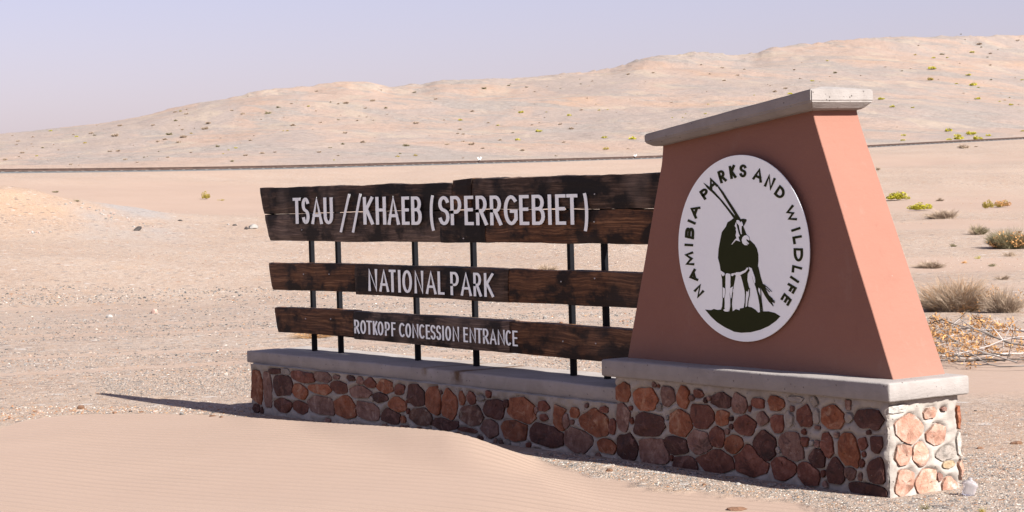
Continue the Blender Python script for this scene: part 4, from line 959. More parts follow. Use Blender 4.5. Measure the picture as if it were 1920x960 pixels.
ROCKS = [(152,762,15,11,'rock_brown','angular brown rock on the sand edge at lower left'),(205,591,17,9,'rock_grey','rounded grey green rock on the gravel plain'),(290,582,15,13,'rock_pink','pale pink upright rock on the gravel plain'),
 (520,776,9,6,'rock_dark','small dark rock at the left foot of the wall'),(341,775,10,6,'rock_grey','small grey rock left of the wall end'),(398,779,13,4,'rock_brown','flat brown chip just left of the wall end'),(415,781,9,4,'rock_brown','reddish chip touching the wall shadow'),
 (243,731,9,6,'rock_grey','small grey rock above the long shadow'),(215,773,11,5,'rock_brown','brown chip left of the small rock cluster'),(245,771,8,5,'rock_dark','dark chip in the small rock cluster'),(265,772,9,4,'rock_brown','brown chip in the middle of the cluster'),(290,771,11,5,'rock_pink','pinkish chip at the right of the cluster'),
 (20,784,12,4,'rock_brown','thin brown rock at the left picture edge'),(66,771,8,4,'rock_brown','small brown rock near the left edge'),
 (1143,880,14,8,'rock_brown','orange brown rock in front of the wall and pillar joint'),(1384,907,12,7,'rock_grey','pale grey rock in front of the plinth'),(1445,908,16,9,'rock_grey','larger grey rock in front of the plinth'),(1497,911,10,6,'rock_grey','grey rock by the shadow edge before the plinth'),(1320,908,9,5,'rock_brown','small orange stone before the plinth'),
 (1380,953,36,9,'rock_brown','flat reddish brown rock at the bottom picture edge'),(1853,943,10,8,'rock_grey','dark grey stone right of the plinth corner'),(1906,829,24,9,'rock_brown','flat brown rock at the right picture edge'),(1837,839,13,6,'rock_brown','small orange brown rock on the sand right of plinth'),
 (1780,850,6,4,'rock_dark','tiny dark stone right of the plinth'),(1829,770,6,3,'rock_dark','tiny dark stone behind the plinth coping'),(1022,594,11,9,'rock_grey','square grey block seen between the lower planks'),(1052,604,8,4,'rock_brown','brown stone seen between the lower planks'),
 (475,423,20,13,'rock_grey','pale grey boulder beside the left end of the planks'),(462,427,9,7,'rock_dark','dark boulder left of the pale boulder'),(440,421,9,5,'rock_dark','low dark rock left of the plank end'),(428,420,6,4,'rock_grey','low grey rock left of the plank end'),
 (338,413,10,4,'rock_dark','dark flat rock right of the mound'),(1805,846,0,0,'','')]
for i, (a, b, c, d, m_, lab) in enumerate(ROCKS):
    if c: place_rock(a, b, c, d, m_, lab, i + 1)
# tilted dark slab at the foot of the mound
gp, r_ = ground_px(258, 432); s = r_ / F; me = rock_mesh(77, 15 * s, 6 * s, 5 * s, MAT['rock_dark']); o = link('rock', me, None, gp, .5); o.rotation_euler = (0, .35, -.9); tag(o, 'dark slab lying at the foot of the earth mound', 'rock')
# rubble on the mound
for k in range(34):
    a_ = rng.normal(0, 1); u0 = 205 + 42 * rng.normal(); v0 = 380 + (u0 - 150) * .32 + abs(rng.normal()) * 9
    gp = ground_px(u0, v0)
    if gp is None or gp[1] > 80: continue
    p, r_ = gp; s = r_ / F; w_ = rng.uniform(3, 7.5)
    o = link('rock', rock_mesh(100 + k % 9, w_ * s / 2, w_ * s / 2.4, w_ * s * .35, MAT['rock_grey' if k % 4 else 'rock_pink'], 1), None, p, k)
    tag(o, 'pale rubble stone on the crest of the left earth mound', 'rock', 'rubble stones on the earth mound')
for k in range(9):
    u0 = 75 + rng.normal() * 13; v0 = 437 + rng.normal() * 1.5; gp = ground_px(u0, v0)
    if gp is None: continue
    p, r_ = gp; s = r_ / F; w_ = rng.uniform(3, 8)
    o = link('rock', rock_mesh(120 + k, w_ * s / 2, w_ * s / 2.4, w_ * s * .4, MAT['rock_pink' if k % 3 == 0 else 'rock_grey'], 1), None, p, k)
    tag(o, 'grey stone in the row along the mound foot', 'rock', 'stones at the foot of the mound')

# ------------------------------------------------------------------ gravel (uncountable)
def grains(name, P, size, tint, mat, kind='stuff', flat=.55):
    n = len(P); base = np.array([[1, 0, 0], [-.5, .87, 0], [-.5, -.87, 0], [0, 0, 1], [.4, .5, .45], [-.7, 0, .4], [.4, -.6, .5]])
    base = base[[0, 1, 2, 3]]
    base = np.array([[1, .1, 0], [.1, .9, 0], [-.9, .2, 0], [-.2, -.95, 0], [.35, .25, .8], [-.4, -.2, .7]])
    F0 = np.array([[0, 1, 4], [1, 2, 5], [1, 5, 4], [2, 3, 5], [3, 0, 4], [3, 4, 5]])
    a = rng.uniform(0, 2 * np.pi, n); ca_, sa_ = np.cos(a), np.sin(a)
    sc = size[:, None] * rng.uniform(.6, 1.25, (n, 3)); B = base[None] * sc[:, None, :] * (1 + .25 * rng.uniform(-1, 1, (n, 6, 3)))
    X_ = B[..., 0] * ca_[:, None] - B[..., 1] * sa_[:, None]; Y_ = B[..., 0] * sa_[:, None] + B[..., 1] * ca_[:, None]; Z_ = B[..., 2] * flat
    Z_[:, :4] = -size[:, None] * .4
    V = np.stack([X_, Y_, Z_], -1) + P[:, None, :]
    Fq = (F0[None] + 6 * np.arange(n)[:, None, None]).reshape(-1, 3)
    me = big_mesh(name, V.reshape(-1, 3), Fq, mat)
    c = me.color_attributes.new('tint', 'FLOAT_COLOR', 'POINT'); arr = np.ones((n, 6, 4), np.float32); arr[..., :3] = tint[:, None, :]
    c.data.foreach_set('color', arr.ravel()); return me
PAL = np.array([[.07, .07, .07], [.14, .135, .13], [.22, .21, .20], [.30, .29, .28], [.34, .17, .09], [.42, .26, .15], [.52, .46, .40], [.58, .54, .49], [.46, .32, .25], [.40, .30, .24]])
def scatter(n, u0, u1, v0, v1, wts, s0, s1, mask=None, power=1.0):
    u = rng.uniform(u0, u1, n); v = v0 + (v1 - v0) * rng.uniform(0, 1, n) ** power
    out_P = np.zeros((n, 3)); D = np.stack([R @ np.array([a - 960, 480 - b, -F]) for a, b in zip(u, v)])
    hd = np.hypot(D[:, 0], D[:, 1]); r = np.full(n, 15.0); e = D[:, 2] / hd; dx, dy = D[:, 0] / hd, D[:, 1] / hd
    for _ in range(25):
        g_ = H(r * dx, r * dy); r = .5 * r + .5 * np.clip((g_ - 1.8) / np.minimum(e, -.004), 5, 120)
    x, y = r * dx, r * dy; z = H(x, y)
    az = np.arctan2(x, y); d = crest_r(az) - r
    keep = (d < -.05) & (r < 110) & (np.abs(1.8 + e * r - z) < .04) & ~((y > 8.45) & (y < 9.12) & (x > -16.2) & (x < -8.5))
    if mask is not None: keep &= mask(u, v, x, y, r)
    x, y, z, r = x[keep], y[keep], z[keep], r[keep]; m_ = len(x)
    size = (s0 + (s1 - s0) * rng.uniform(0, 1, m_) ** 2.3) * r / F / 2
    tint = PAL[rng.choice(len(PAL), m_, p=np.array(wts) / sum(wts))] * rng.uniform(.8, 1.15, (m_, 1))
    return np.stack([x, y, z], -1), size, tint
W_GREY = [3, 5, 5, 4, 1, 1, 3, 2, 1, 2]; W_MIX = [1, 2, 2, 2, 3, 4, 3, 3, 4, 3]; W_WARM = [.5, 1, 1, 1, 4, 6, 3, 3, 5, 3]
patch = lambda u, v, x, y, r: (1.5 * fbm((.57 * x + .82 * y) * .09, (-.82 * x + .57 * y) * 1.0, 3, 71) + .05 > rng.uniform(-.45, .45, len(x))) & ((on_track(x, y) > .20) | (rng.uniform(0, 1, len(x)) < .12))
W_DARK = [6, 7, 5, 3, 1, 1, 1.5, 1, 1, 1]
sets = [scatter(36000, -30, 1250, 535, 705, W_DARK, 1.6, 8.0, patch, 1.1), scatter(14000, -30, 1250, 440, 560, W_WARM, 1.2, 4.2, patch), scatter(17000, -30, 1250, 660, 785, W_MIX, 1.5, 5.5, patch),
        scatter(5200, 180, 480, 708, 742, W_DARK, 1.6, 5), scatter(6000, 0, 500, 600, 780, W_DARK, 1.4, 6, patch), scatter(30000, 1000, 1950, 850, 975, W_GREY, 2.0, 8.0), scatter(3600, 480, 1200, 770, 900, W_MIX, 1.5, 6),
        scatter(14000, 1640, 1950, 690, 900, W_WARM, 1.4, 5.0, lambda u, v, x, y, r: (v > 765)), scatter(12000, 1640, 1950, 330, 660, W_WARM, 1.1, 3.8, patch), scatter(2200, 0, 500, 762, 790, W_WARM, 2, 9),
        scatter(16000, -30, 1250, 335, 440, W_WARM, .9, 3.0, patch), scatter(2600, 60, 330, 378, 445, W_GREY, 1.5, 6.0), scatter(2500, -20, 200, 375, 445, W_WARM, 1.5, 5.0)]
P_ = np.concatenate([s[0] for s in sets]); Sz = np.concatenate([s[1] for s in sets]); Tn = np.concatenate([s[2] for s in sets])
gv = link('gravel', grains('gravel', P_, Sz, Tn, MAT['gravel'])); gv['kind'] = 'stuff'; gv['label'] = 'loose grey, white and orange gravel strewn over the desert plain'; gv['category'] = 'gravel'

# ------------------------------------------------------------------ plants
def blades(n, kind, seed, w=1.0, h=1.0, bw=.03, bl=.3, clumps=14, droop=.2, spread=1.0):
    """many small curved blades or leaves spread through a low uneven dome"""
    rg_ = np.random.default_rng(seed); V = []; Fq = []; T = []
    cc = []
    for k in range(clumps):
        a = rg_.uniform(0, 6.28); rr = math.sqrt(rg_.uniform(0, 1)) * .8; cc.append((rr * math.cos(a) * w, rr * math.sin(a) * w, rg_.uniform(.35, 1) * h * (1 - .55 * rr ** 2), rg_.uniform(.55, 1)))
    for i in range(n):
        cx, cy, ch, ct = cc[rg_.integers(len(cc))]
        if kind == 'twig':
            a = rg_.uniform(0, 6.28); bx, by = cx * .55 + rg_.normal() * .10 * w, cy * .55 + rg_.normal() * .10 * w
            p0 = np.array([bx, by, 0]); tip = np.array([cx + math.cos(a) * .32 * w * spread, cy + math.sin(a) * .32 * w * spread, ch * rg_.uniform(.35, 1.05)])
            mid = (p0 + tip) / 2 + np.array([0, 0, ch * .12]) + rg_.normal(0, .05, 3) * w; pts = [p0, mid, tip]; wd = bw * rg_.uniform(.5, 1.2)
        else:
            dirv = rg_.normal(0, 1, 3); dirv /= np.linalg.norm(dirv); rad = .26 * w * rg_.uniform(.6, 1)
            c = np.array([cx, cy, ch * .62]) + dirv * np.array([rad, rad, ch * .38]); c[2] = max(c[2], .02)
            d2 = dirv * .5 + rg_.normal(0, .6, 3); d2[2] = abs(d2[2]) * .8; d2 /= np.linalg.norm(d2) + 1e-6; L = bl * rg_.uniform(.5, 1.2)
            pts = [c, c + d2 * L * .5, c + d2 * L]; wd = bw * rg_.uniform(.6, 1.3)
        sd_ = np.cross(pts[2] - pts[0], rg_.normal(0, 1, 3)); sd_ /= np.linalg.norm(sd_) + 1e-6; b0 = len(V)
        for k, q in enumerate(pts):
            ww = wd * (1, .85, .15)[k] if kind == 'twig' else wd * (.4, 1, .2)[k]
            V.append(q - sd_ * ww); V.append(q + sd_ * ww)
        Fq += [(b0, b0 + 1, b0 + 3, b0 + 2), (b0 + 2, b0 + 3, b0 + 5, b0 + 4)]; T += [np.clip(ct * rg_.uniform(.3, 1.1), 0, 1)] * 6
    return np.array(V), np.array(Fq), np.array(T)
def plant_mesh(name, mat, *a, **k):
    V, Fq, T = blades(*a, **k); me = big_mesh(name, V, Fq, mat)
    at = me.attributes.new('tone', 'FLOAT', 'POINT'); at.data.foreach_set('value', T.astype(np.float32)); return me
FAR = {'green': [plant_mesh('far_green', MAT['leaf_green'], 260, 'leaf', s, 1, .8, .07, .28, 9) for s in (1, 2, 3)],
       'olive': [plant_mesh('far_olive', MAT['leaf_olive'], 300, 'twig', s, 1, .8, .035, .3, 10) for s in (4, 5, 6)],
       'brown': [plant_mesh('far_brown', MAT['leaf_brown'], 300, 'twig', s, 1, .8, .035, .3, 10) for s in (7, 8, 9)],
       'yellow': [plant_mesh('far_yellow', MAT['leaf_yellow'], 280, 'leaf', s, 1, .9, .06, .28, 9) for s in (10, 11)]}
def zone(u0, v0):
    if u0 < 480: a = 'far left slope of the hill'
    elif u0 < 960: a = 'rocky hill slope above the timber sign'
    elif u0 < 1380: a = 'hill slope left of the pillar top'
    else: a = 'hillside to the right of the pillar'
    return a
ADJ = {'green': 'bright green', 'olive': 'olive green', 'brown': 'dry brown', 'yellow': 'yellow green'}
FARB = []
def where(u0, v0):
    cols = [(150, 'at the far left end'), (330, 'on the left slope'), (480, 'left of the timber sign'), (640, 'above the first word of the sign'), (800, 'above the second word of the sign'), (960, 'above the middle of the sign'), (1110, 'above the last letters of the sign'), (1240, 'left of the pillar capstone'), (1520, 'above the pillar capstone'), (1680, 'just right of the capstone'), (1800, 'between the capstone and the right picture edge'), (9999, 'at the right picture edge')]
    c = [n for lim, n in cols if u0 < lim][0]
    top = np.interp(u0, [0, 640, 1200, 1500, 1920], [252, 155, 110, 85, 66]); bot = np.interp(u0, [0, 960, 1920], [315, 298, 257]); f = (v0 - top) / (bot - top)
    r_ = 'below the railway' if f > 1.02 else 'just behind the railway' if f > .86 else 'low on the hill' if f > .6 else 'halfway up the hill' if f > .3 else 'near the hill crest'
    return r_ + ' ' + c
def far_bush(u0, v0, wpx, kind, k):
    gp = ground_px(u0, v0)
    if gp is None: return
    p, r_ = gp; s = wpx * r_ / F / 2
    o = link('bush', random.choice(FAR[kind]), None, p, random.uniform(0, 6.28), (s * 1.15, s * 1.15, s * random.uniform(1.05, 1.4)))
    size = 'tiny' if wpx < 5 else 'small' if wpx < 9 else 'larger'
    FARB.append((o, u0, '%s %s bush %s' % (size, ADJ[kind], where(u0, v0)), '%s %s bushes on the hillside' % (size, ADJ[kind])))
def label_far():
    by = {}
    for t in FARB: by.setdefault(t[2], []).append(t)
    ords = ['leftmost', 'second from left', 'third from left', 'fourth from left', 'fifth from left', 'sixth from left', 'seventh from left', 'eighth from left', 'ninth from left', 'tenth from left']
    for lab, ts in by.items():
        ts.sort(key=lambda t: t[1])
        for i, (o, u0, l, g_) in enumerate(ts):
            if len(ts) == 2: l = ('left ' if i == 0 else 'right ') + l
            elif len(ts) > 2: l = (ords[i] if i < 10 else 'rightmost') + ' ' + l
            w_ = l.split(); tag(o, ' '.join(w_[:16]), 'bush', g_)
def fb(lst, ox, oy, s):
    for i, t in enumerate(lst):
        x, y, w_, kd = t; far_bush(ox + x / s, oy + (y + w_ * .22) / s, w_ / s, {'g': 'green', 'o': 'olive', 'b': 'brown', 'y': 'yellow'}[kd], i)
fb([(378,500,26,'g'),(900,457,42,'b'),(1148,455,34,'b'),(865,530,62,'b'),(1268,525,48,'o'),(1235,562,42,'b'),(1185,580,32,'b'),(1340,583,44,'b'),(1540,480,58,'b'),(1565,440,50,'b'),(1396,370,38,'b'),(1315,356,34,'b'),(1740,348,30,'b'),(1820,370,38,'b'),(1365,490,28,'b'),(1315,423,34,'o'),(1380,540,62,'b'),(825,652,36,'b'),(888,648,38,'b'),(940,712,36,'b'),(1258,698,30,'b'),(1432,661,28,'b'),(1192,655,20,'o'),(1635,616,40,'o'),(1770,628,26,'g'),(1842,680,42,'b'),(1745,725,38,'o'),(1876,570,32,'b'),(530,750,30,'b'),(170,662,42,'b'),(135,578,30,'b'),(125,602,26,'b'),(245,545,28,'b'),(572,543,26,'g'),(708,531,26,'o'),(683,517,38,'b'),(320,626,28,'o'),(275,690,20,'g'),(140,693,22,'b'),(38,714,42,'b'),(237,598,18,'b'),(440,642,20,'b'),(640,592,26,'y'),(404,604,18,'b'),(590,697,14,'o'),(1082,697,22,'o'),(1030,735,24,'b'),(1715,645,16,'g'),(1675,672,16,'g'),(1655,555,16,'b'),(92,535,20,'b'),(725,457,16,'b'),(550,528,22,'b'),(200,638,14,'b'),(590,757,16,'b'),(1345,462,18,'b'),(1458,480,16,'b'),(1435,520,20,'y'),(1400,338,18,'b'),(1355,354,20,'y'),(1860,243,14,'b'),(1905,535,16,'b'),(1190,712,12,'b'),(1105,692,14,'b'),(1000,612,12,'b'),(245,617,16,'b')], 0, 120, 4.0)
fb([(92,445,50,'o'),(168,403,36,'o'),(268,376,30,'b'),(276,536,46,'b'),(487,518,26,'b'),(615,376,26,'b'),(672,366,56,'b'),(875,350,46,'b'),(457,282,30,'b'),(975,410,32,'o'),(820,410,28,'b'),(1186,292,30,'o'),(1200,518,46,'b'),(668,592,40,'b'),(800,661,44,'b'),(648,677,34,'o'),(556,705,28,'o'),(475,737,38,'b'),(140,737,30,'b'),(45,744,40,'b'),(1125,686,52,'o'),(1532,500,28,'g'),(1530,567,32,'b'),(1555,606,24,'b'),(1514,600,26,'b'),(1552,657,30,'b'),(1618,675,56,'b'),(1828,648,32,'b'),(1815,540,22,'g'),(1433,678,38,'b'),(1700,708,34,'b'),(1195,765,30,'y'),(1060,772,30,'y'),(586,800,14,'g'),(615,765,26,'b'),(1745,518,26,'b'),(1620,430,38,'b'),(1710,262,38,'o'),(338,555,14,'b'),(450,430,20,'b'),(620,498,26,'o'),(760,502,28,'b'),(830,476,18,'b'),(560,368,20,'o'),(392,400,20,'g'),(210,480,14,'b'),(205,583,16,'y'),(235,580,22,'y'),(1345,270,12,'b'),(1465,235,10,'b'),(1908,230,14,'o'),(40,497,18,'b'),(425,568,14,'b'),(1082,750,26,'o'),(1408,498,22,'b'),(1350,340,34,'b'),(985,457,16,'b'),(940,275,22,'b'),(635,468,16,'b'),(775,470,14,'b'),(1700,608,12,'o'),(1555,783,22,'b'),(880,500,20,'b')], 480, 100, 4.0)
fb([(305,602,40,'g'),(443,742,46,'g'),(283,807,38,'g'),(670,624,34,'g'),(935,790,42,'g'),(1142,798,52,'g'),(943,874,46,'y'),(497,601,14,'g'),(893,588,20,'g'),(957,583,16,'g'),(245,753,26,'o'),(683,719,54,'b'),(627,823,34,'b'),(762,583,32,'b'),(318,883,46,'b'),(150,807,26,'b'),(65,679,26,'b'),(410,446,20,'b'),(485,641,16,'b'),(602,688,34,'b'),(722,687,14,'b'),(445,679,18,'b'),(20,870,28,'b'),(1110,316,34,'b'),(1298,303,26,'b'),(1660,245,26,'b'),(1725,315,24,'b'),(1830,361,30,'b'),(1435,527,24,'b'),(1712,543,16,'g'),(1690,611,20,'g'),(1443,643,14,'g'),(1520,641,12,'g'),(1542,613,12,'g'),(350,413,24,'o'),(215,400,24,'o'),(748,355,12,'o'),(842,368,22,'b'),(755,388,16,'o'),(805,496,18,'b'),(870,541,14,'o'),(1177,471,10,'b'),(1240,372,10,'b'),(1700,447,14,'b'),(570,927,22,'o'),(135,700,18,'b'),(388,697,24,'b'),(1110,875,22,'b'),(603,425,12,'o'),(502,410,14,'b'),(925,572,0.1,'b'),(1128,506,14,'b'),(1024,600,12,'b'),(820,403,10,'b'),(1360,467,10,'b'),(1815,265,24,'b')], 900, 60, 4.0)
fb([(1035,546,38,'g'),(1102,597,30,'g'),(1228,600,22,'g'),(1174,771,30,'g'),(1170,802,28,'g'),(1455,742,46,'g'),(1510,775,42,'g'),(1516,790,54,'g'),(1452,798,32,'g'),(1595,760,60,'g'),(1630,791,54,'g'),(1697,774,30,'g'),(1911,746,22,'g'),(1633,545,34,'g'),(1840,583,25,'g'),(1770,562,15,'g'),(1800,555,14,'y'),(1830,540,12,'y'),(1605,459,42,'g'),(1637,477,18,'g'),(1575,399,30,'g'),(1345,358,48,'g'),(1335,425,40,'y'),(1388,428,12,'o'),(1500,453,18,'g'),(1597,259,28,'g'),(1410,268,30,'o'),(1357,292,22,'g'),(1443,290,16,'g'),(1710,263,24,'b'),(1693,288,16,'o'),(1880,184,26,'b'),(1640,205,40,'b'),(1655,225,18,'o'),(1555,178,12,'o'),(1530,149,16,'o'),(1908,431,18,'g'),(1715,428,18,'o'),(466,514,28,'g'),(607,435,24,'g'),(245,525,12,'g'),(1245,276,18,'y'),(1060,348,18,'b'),(1215,360,12,'o'),(1162,374,16,'o'),(1520,326,14,'b'),(1545,838,76,'b'),(1622,841,24,'b'),(440,479,30,'b'),(372,501,32,'b'),(495,365,22,'b'),(143,400,26,'b'),(745,382,30,'o'),(345,467,14,'b'),(530,420,18,'b'),(1710,336,24,'b'),(698,310,16,'g'),(540,322,10,'b'),(1440,150,14,'b'),(1090,160,10,'b'),(980,162,10,'b'),(1330,152,10,'b'),(905,402,14,'b'),(715,408,14,'b'),(1265,215,16,'b'),(1757,240,12,'b'),(1570,571,10,'b'),(1545,511,14,'b'),(1885,583,14,'b'),(60,430,22,'b'),(185,362,20,'b'),(1132,722,12,'b'),(50,353,20,'b'),(330,458,10,'b')], 1340, 20, 3.31)
# smallest scattered shrublets
TINY = []
for k in range(150):
    u0 = rng.uniform(0, 1915); top = np.interp(u0, [0, 640, 1200, 1500, 1920], [258, 165, 118, 95, 78]); bot = np.interp(u0, [0, 960, 1920], [305, 288, 245]); v0 = top + (bot - top) * rng.uniform(0, 1) ** 1.4
    if 1200 < u0 < 1650 and v0 > 170: continue
    gp = ground_px(u0, v0)
    if gp is not None: TINY.append((gp[0], rng.uniform(1.8, 4.0) * gp[1] / F / 2, k))
tv, tf, tt = [], [], []; nb0 = 0
for p, sc_, k in TINY:
    V, Fq, T = blades(60, 'twig', 300 + k, 1, .8, .07, .3, 6); V = V * sc_ + np.array(p); tv.append(V); tf.append(Fq + nb0); tt.append(T); nb0 += len(V)
me = big_mesh('scrub', np.concatenate(tv), np.concatenate(tf), MAT['leaf_brown']); me.attributes.new('tone', 'FLOAT', 'POINT').data.foreach_set('value', np.concatenate(tt).astype(np.float32))
o = link('scrub', me); o['kind'] = 'stuff'; o['label'] = 'tiny dry shrublets dotted over the hillside'; o['category'] = 'scrub'
label_far()

def near_bush(u0, vb, wpx, hpx, parts, label, name='bush', depth=.8):
    """vb: where the foot of the bush meets the ground"""
    gp = ground_px(u0, vb)
    if gp is None: return
    p, r_ = gp; s = r_ / F; W = wpx * s / 2; Hh = hpx * s
    t = thing(name, label, 'bush', p)
    for (nm, mat, n, kd, sd_, bw, bl, cl, kw) in parts:
        dz_ = min(depth, 1.6 * Hh / W) if kd == 'twig' else depth
        V, Fq, T = blades(int(n * .6) if kd == 'twig' else n, kd, sd_, 1, 1, bw, bl, cl, **kw); V = V * np.array([W, W * dz_, Hh * 1.12])
        me = big_mesh(nm, V, Fq, MAT[mat]); at = me.attributes.new('tone', 'FLOAT', 'POINT'); at.data.foreach_set('value', T.astype(np.float32))
        link(nm, me, t)
    t.rotation_euler = (0, 0, -math.atan2(p.x, p.y) * 1.0)
K = {}
near_bush(1684, 376, 50, 15, [('foliage', 'leaf_green', 2600, 'leaf', 21, .028, .12, 16, K)], 'bright green cushion bush nearest the pillar, left one of two')
near_bush(1727, 395, 50, 14, [('foliage', 'leaf_green', 2600, 'leaf', 22, .028, .12, 16, K)], 'bright yellow green cushion bush below the first green bush')
near_bush(1853, 392, 24, 17, [('foliage', 'leaf_yellow', 1200, 'leaf', 23, .03, .14, 10, K)], 'round yellow bush in the right background, left one of a pair')
near_bush(1880, 389, 34, 13, [('foliage', 'leaf_straw', 900, 'leaf', 24, .03, .14, 10, K), ('foliage', 'leaf_yellow', 700, 'leaf', 25, .03, .14, 10, K)], 'flat orange and yellow bush in the right background')
near_bush(1768, 410, 76, 22, [('twigs', 'leaf_brown', 2200, 'twig', 26, .010, .2, 30, K)], 'wide dry brown bush below the green cushion bushes')
near_bush(1761, 377, 24, 8, [('twigs', 'leaf_brown', 700, 'twig', 27, .018, .2, 10, K)], 'small low brown bush right of the green cushion bush')
near_bush(1644, 319, 18, 7, [('twigs', 'leaf_brown', 500, 'twig', 28, .02, .2, 9, K)], 'grey brown bush half hidden by the pillar edge')
near_bush(1832, 440, 46, 22, [('twigs', 'leaf_olive', 1300, 'twig', 29, .014, .2, 16, K), ('twigs', 'leaf_brown', 600, 'twig', 30, .014, .2, 10, K)], 'thin grey green bush left of the big green grey bush')
near_bush(1893, 466, 92, 42, [('twigs', 'leaf_olive', 8000, 'twig', 31, .0065, .2, 60, K), ('dry_leaves', 'leaf_straw', 500, 'leaf', 32, .02, .08, 12, K)], 'big grey green bush cut by the right picture edge')
near_bush(1788, 463, 20, 7, [('twigs', 'leaf_olive', 400, 'twig', 33, .02, .2, 8, K)], 'little olive tuft left of the big grey green bush')
near_bush(1895, 481, 30, 12, [('twigs', 'leaf_brown', 500, 'twig', 34, .014, .2, 10, K)], 'thin straw tuft below the big grey green bush')
near_bush(1745, 503, 76, 17, [('twigs', 'leaf_brown', 1700, 'twig', 35, .010, .2, 26, K)], 'low wide brown tuft behind the right pillar edge')
near_bush(1808, 494, 18, 6, [('twigs', 'leaf_straw', 300, 'twig', 36, .02, .2, 7, K)], 'small straw tuft right of the low brown tuft')
near_bush(1836, 486, 20, 6, [('foliage', 'leaf_green', 300, 'leaf', 37, .03, .12, 7, K)], 'small green tuft on the right plain')
near_bush(1862, 500, 22, 7, [('twigs', 'leaf_olive', 400, 'twig', 38, .02, .2, 8, K)], 'small olive tuft on the right plain')
near_bush(1880, 524, 34, 12, [('twigs', 'leaf_brown', 700, 'twig', 39, .014, .2, 12, K)], 'thin brown tuft above the large dry bush')
near_bush(1791, 583, 165, 72, [('twigs', 'leaf_brown', 17000, 'twig', 40, .0032, .2, 110, K), ('dry_grass', 'leaf_straw', 2400, 'twig', 41, .004, .2, 40, K)], 'large dense dry brown bush right of the pillar')
near_bush(1882, 586, 104, 58, [('twigs', 'leaf_brown', 5000, 'twig', 42, .0045, .2, 50, K), ('dry_leaves', 'leaf_straw', 500, 'leaf', 43, .016, .07, 14, K)], 'thinner dry bush at the right picture edge beside the large one')
near_bush(384, 374, 21, 15, [('foliage', 'leaf_yellow', 1200, 'leaf', 44, .03, .14, 10, K)], 'round yellow green bush alone on the left plain')
near_bush(105, 361, 18, 4, [('twigs', 'leaf_olive', 500, 'twig', 45, .02, .2, 8, K)], 'flat olive bush on the far left plain')
near_bush(416, 377, 18, 4, [('foliage', 'leaf_yellow', 300, 'leaf', 46, .03, .14, 7, K)], 'flat straw tuft right of the yellow green bush')
near_bush(146, 378, 18, 4, [('twigs', 'leaf_olive', 400, 'twig', 47, .02, .2, 8, K)], 'low olive tuft on top of the earth mound')
near_bush(1026, 508, 46, 16, [('twigs', 'leaf_brown', 1100, 'twig', 48, .014, .2, 16, K)], 'brown tuft seen between the upper and middle planks')
near_bush(585, 634, 110, 17, [('twigs', 'leaf_straw', 900, 'twig', 49, .008, .2, 26, dict(spread=1.5)), ('dark_twigs', 'leaf_brown', 900, 'twig', 50, .006, .2, 26, dict(spread=1.6))], 'flattened orange dead brush seen under the lowest plank')
near_bush(1735, 956, 34, 16, [('blades', 'leaf_olive', 160, 'twig', 51, .02, .2, 10, K)], 'small green grass tuft at the bottom right of the plinth')
near_bush(1845, 962, 26, 16, [('blades', 'leaf_yellow', 120, 'twig', 52, .02, .2, 8, K)], 'yellow grass tuft at the bottom picture edge')
near_bush(1753, 684, 10, 30, [('dry_leaves', 'leaf_straw', 60, 'leaf', 53, .14, .5, 6, K)], 'orange dry leaf sprig at the pillar foot edge')

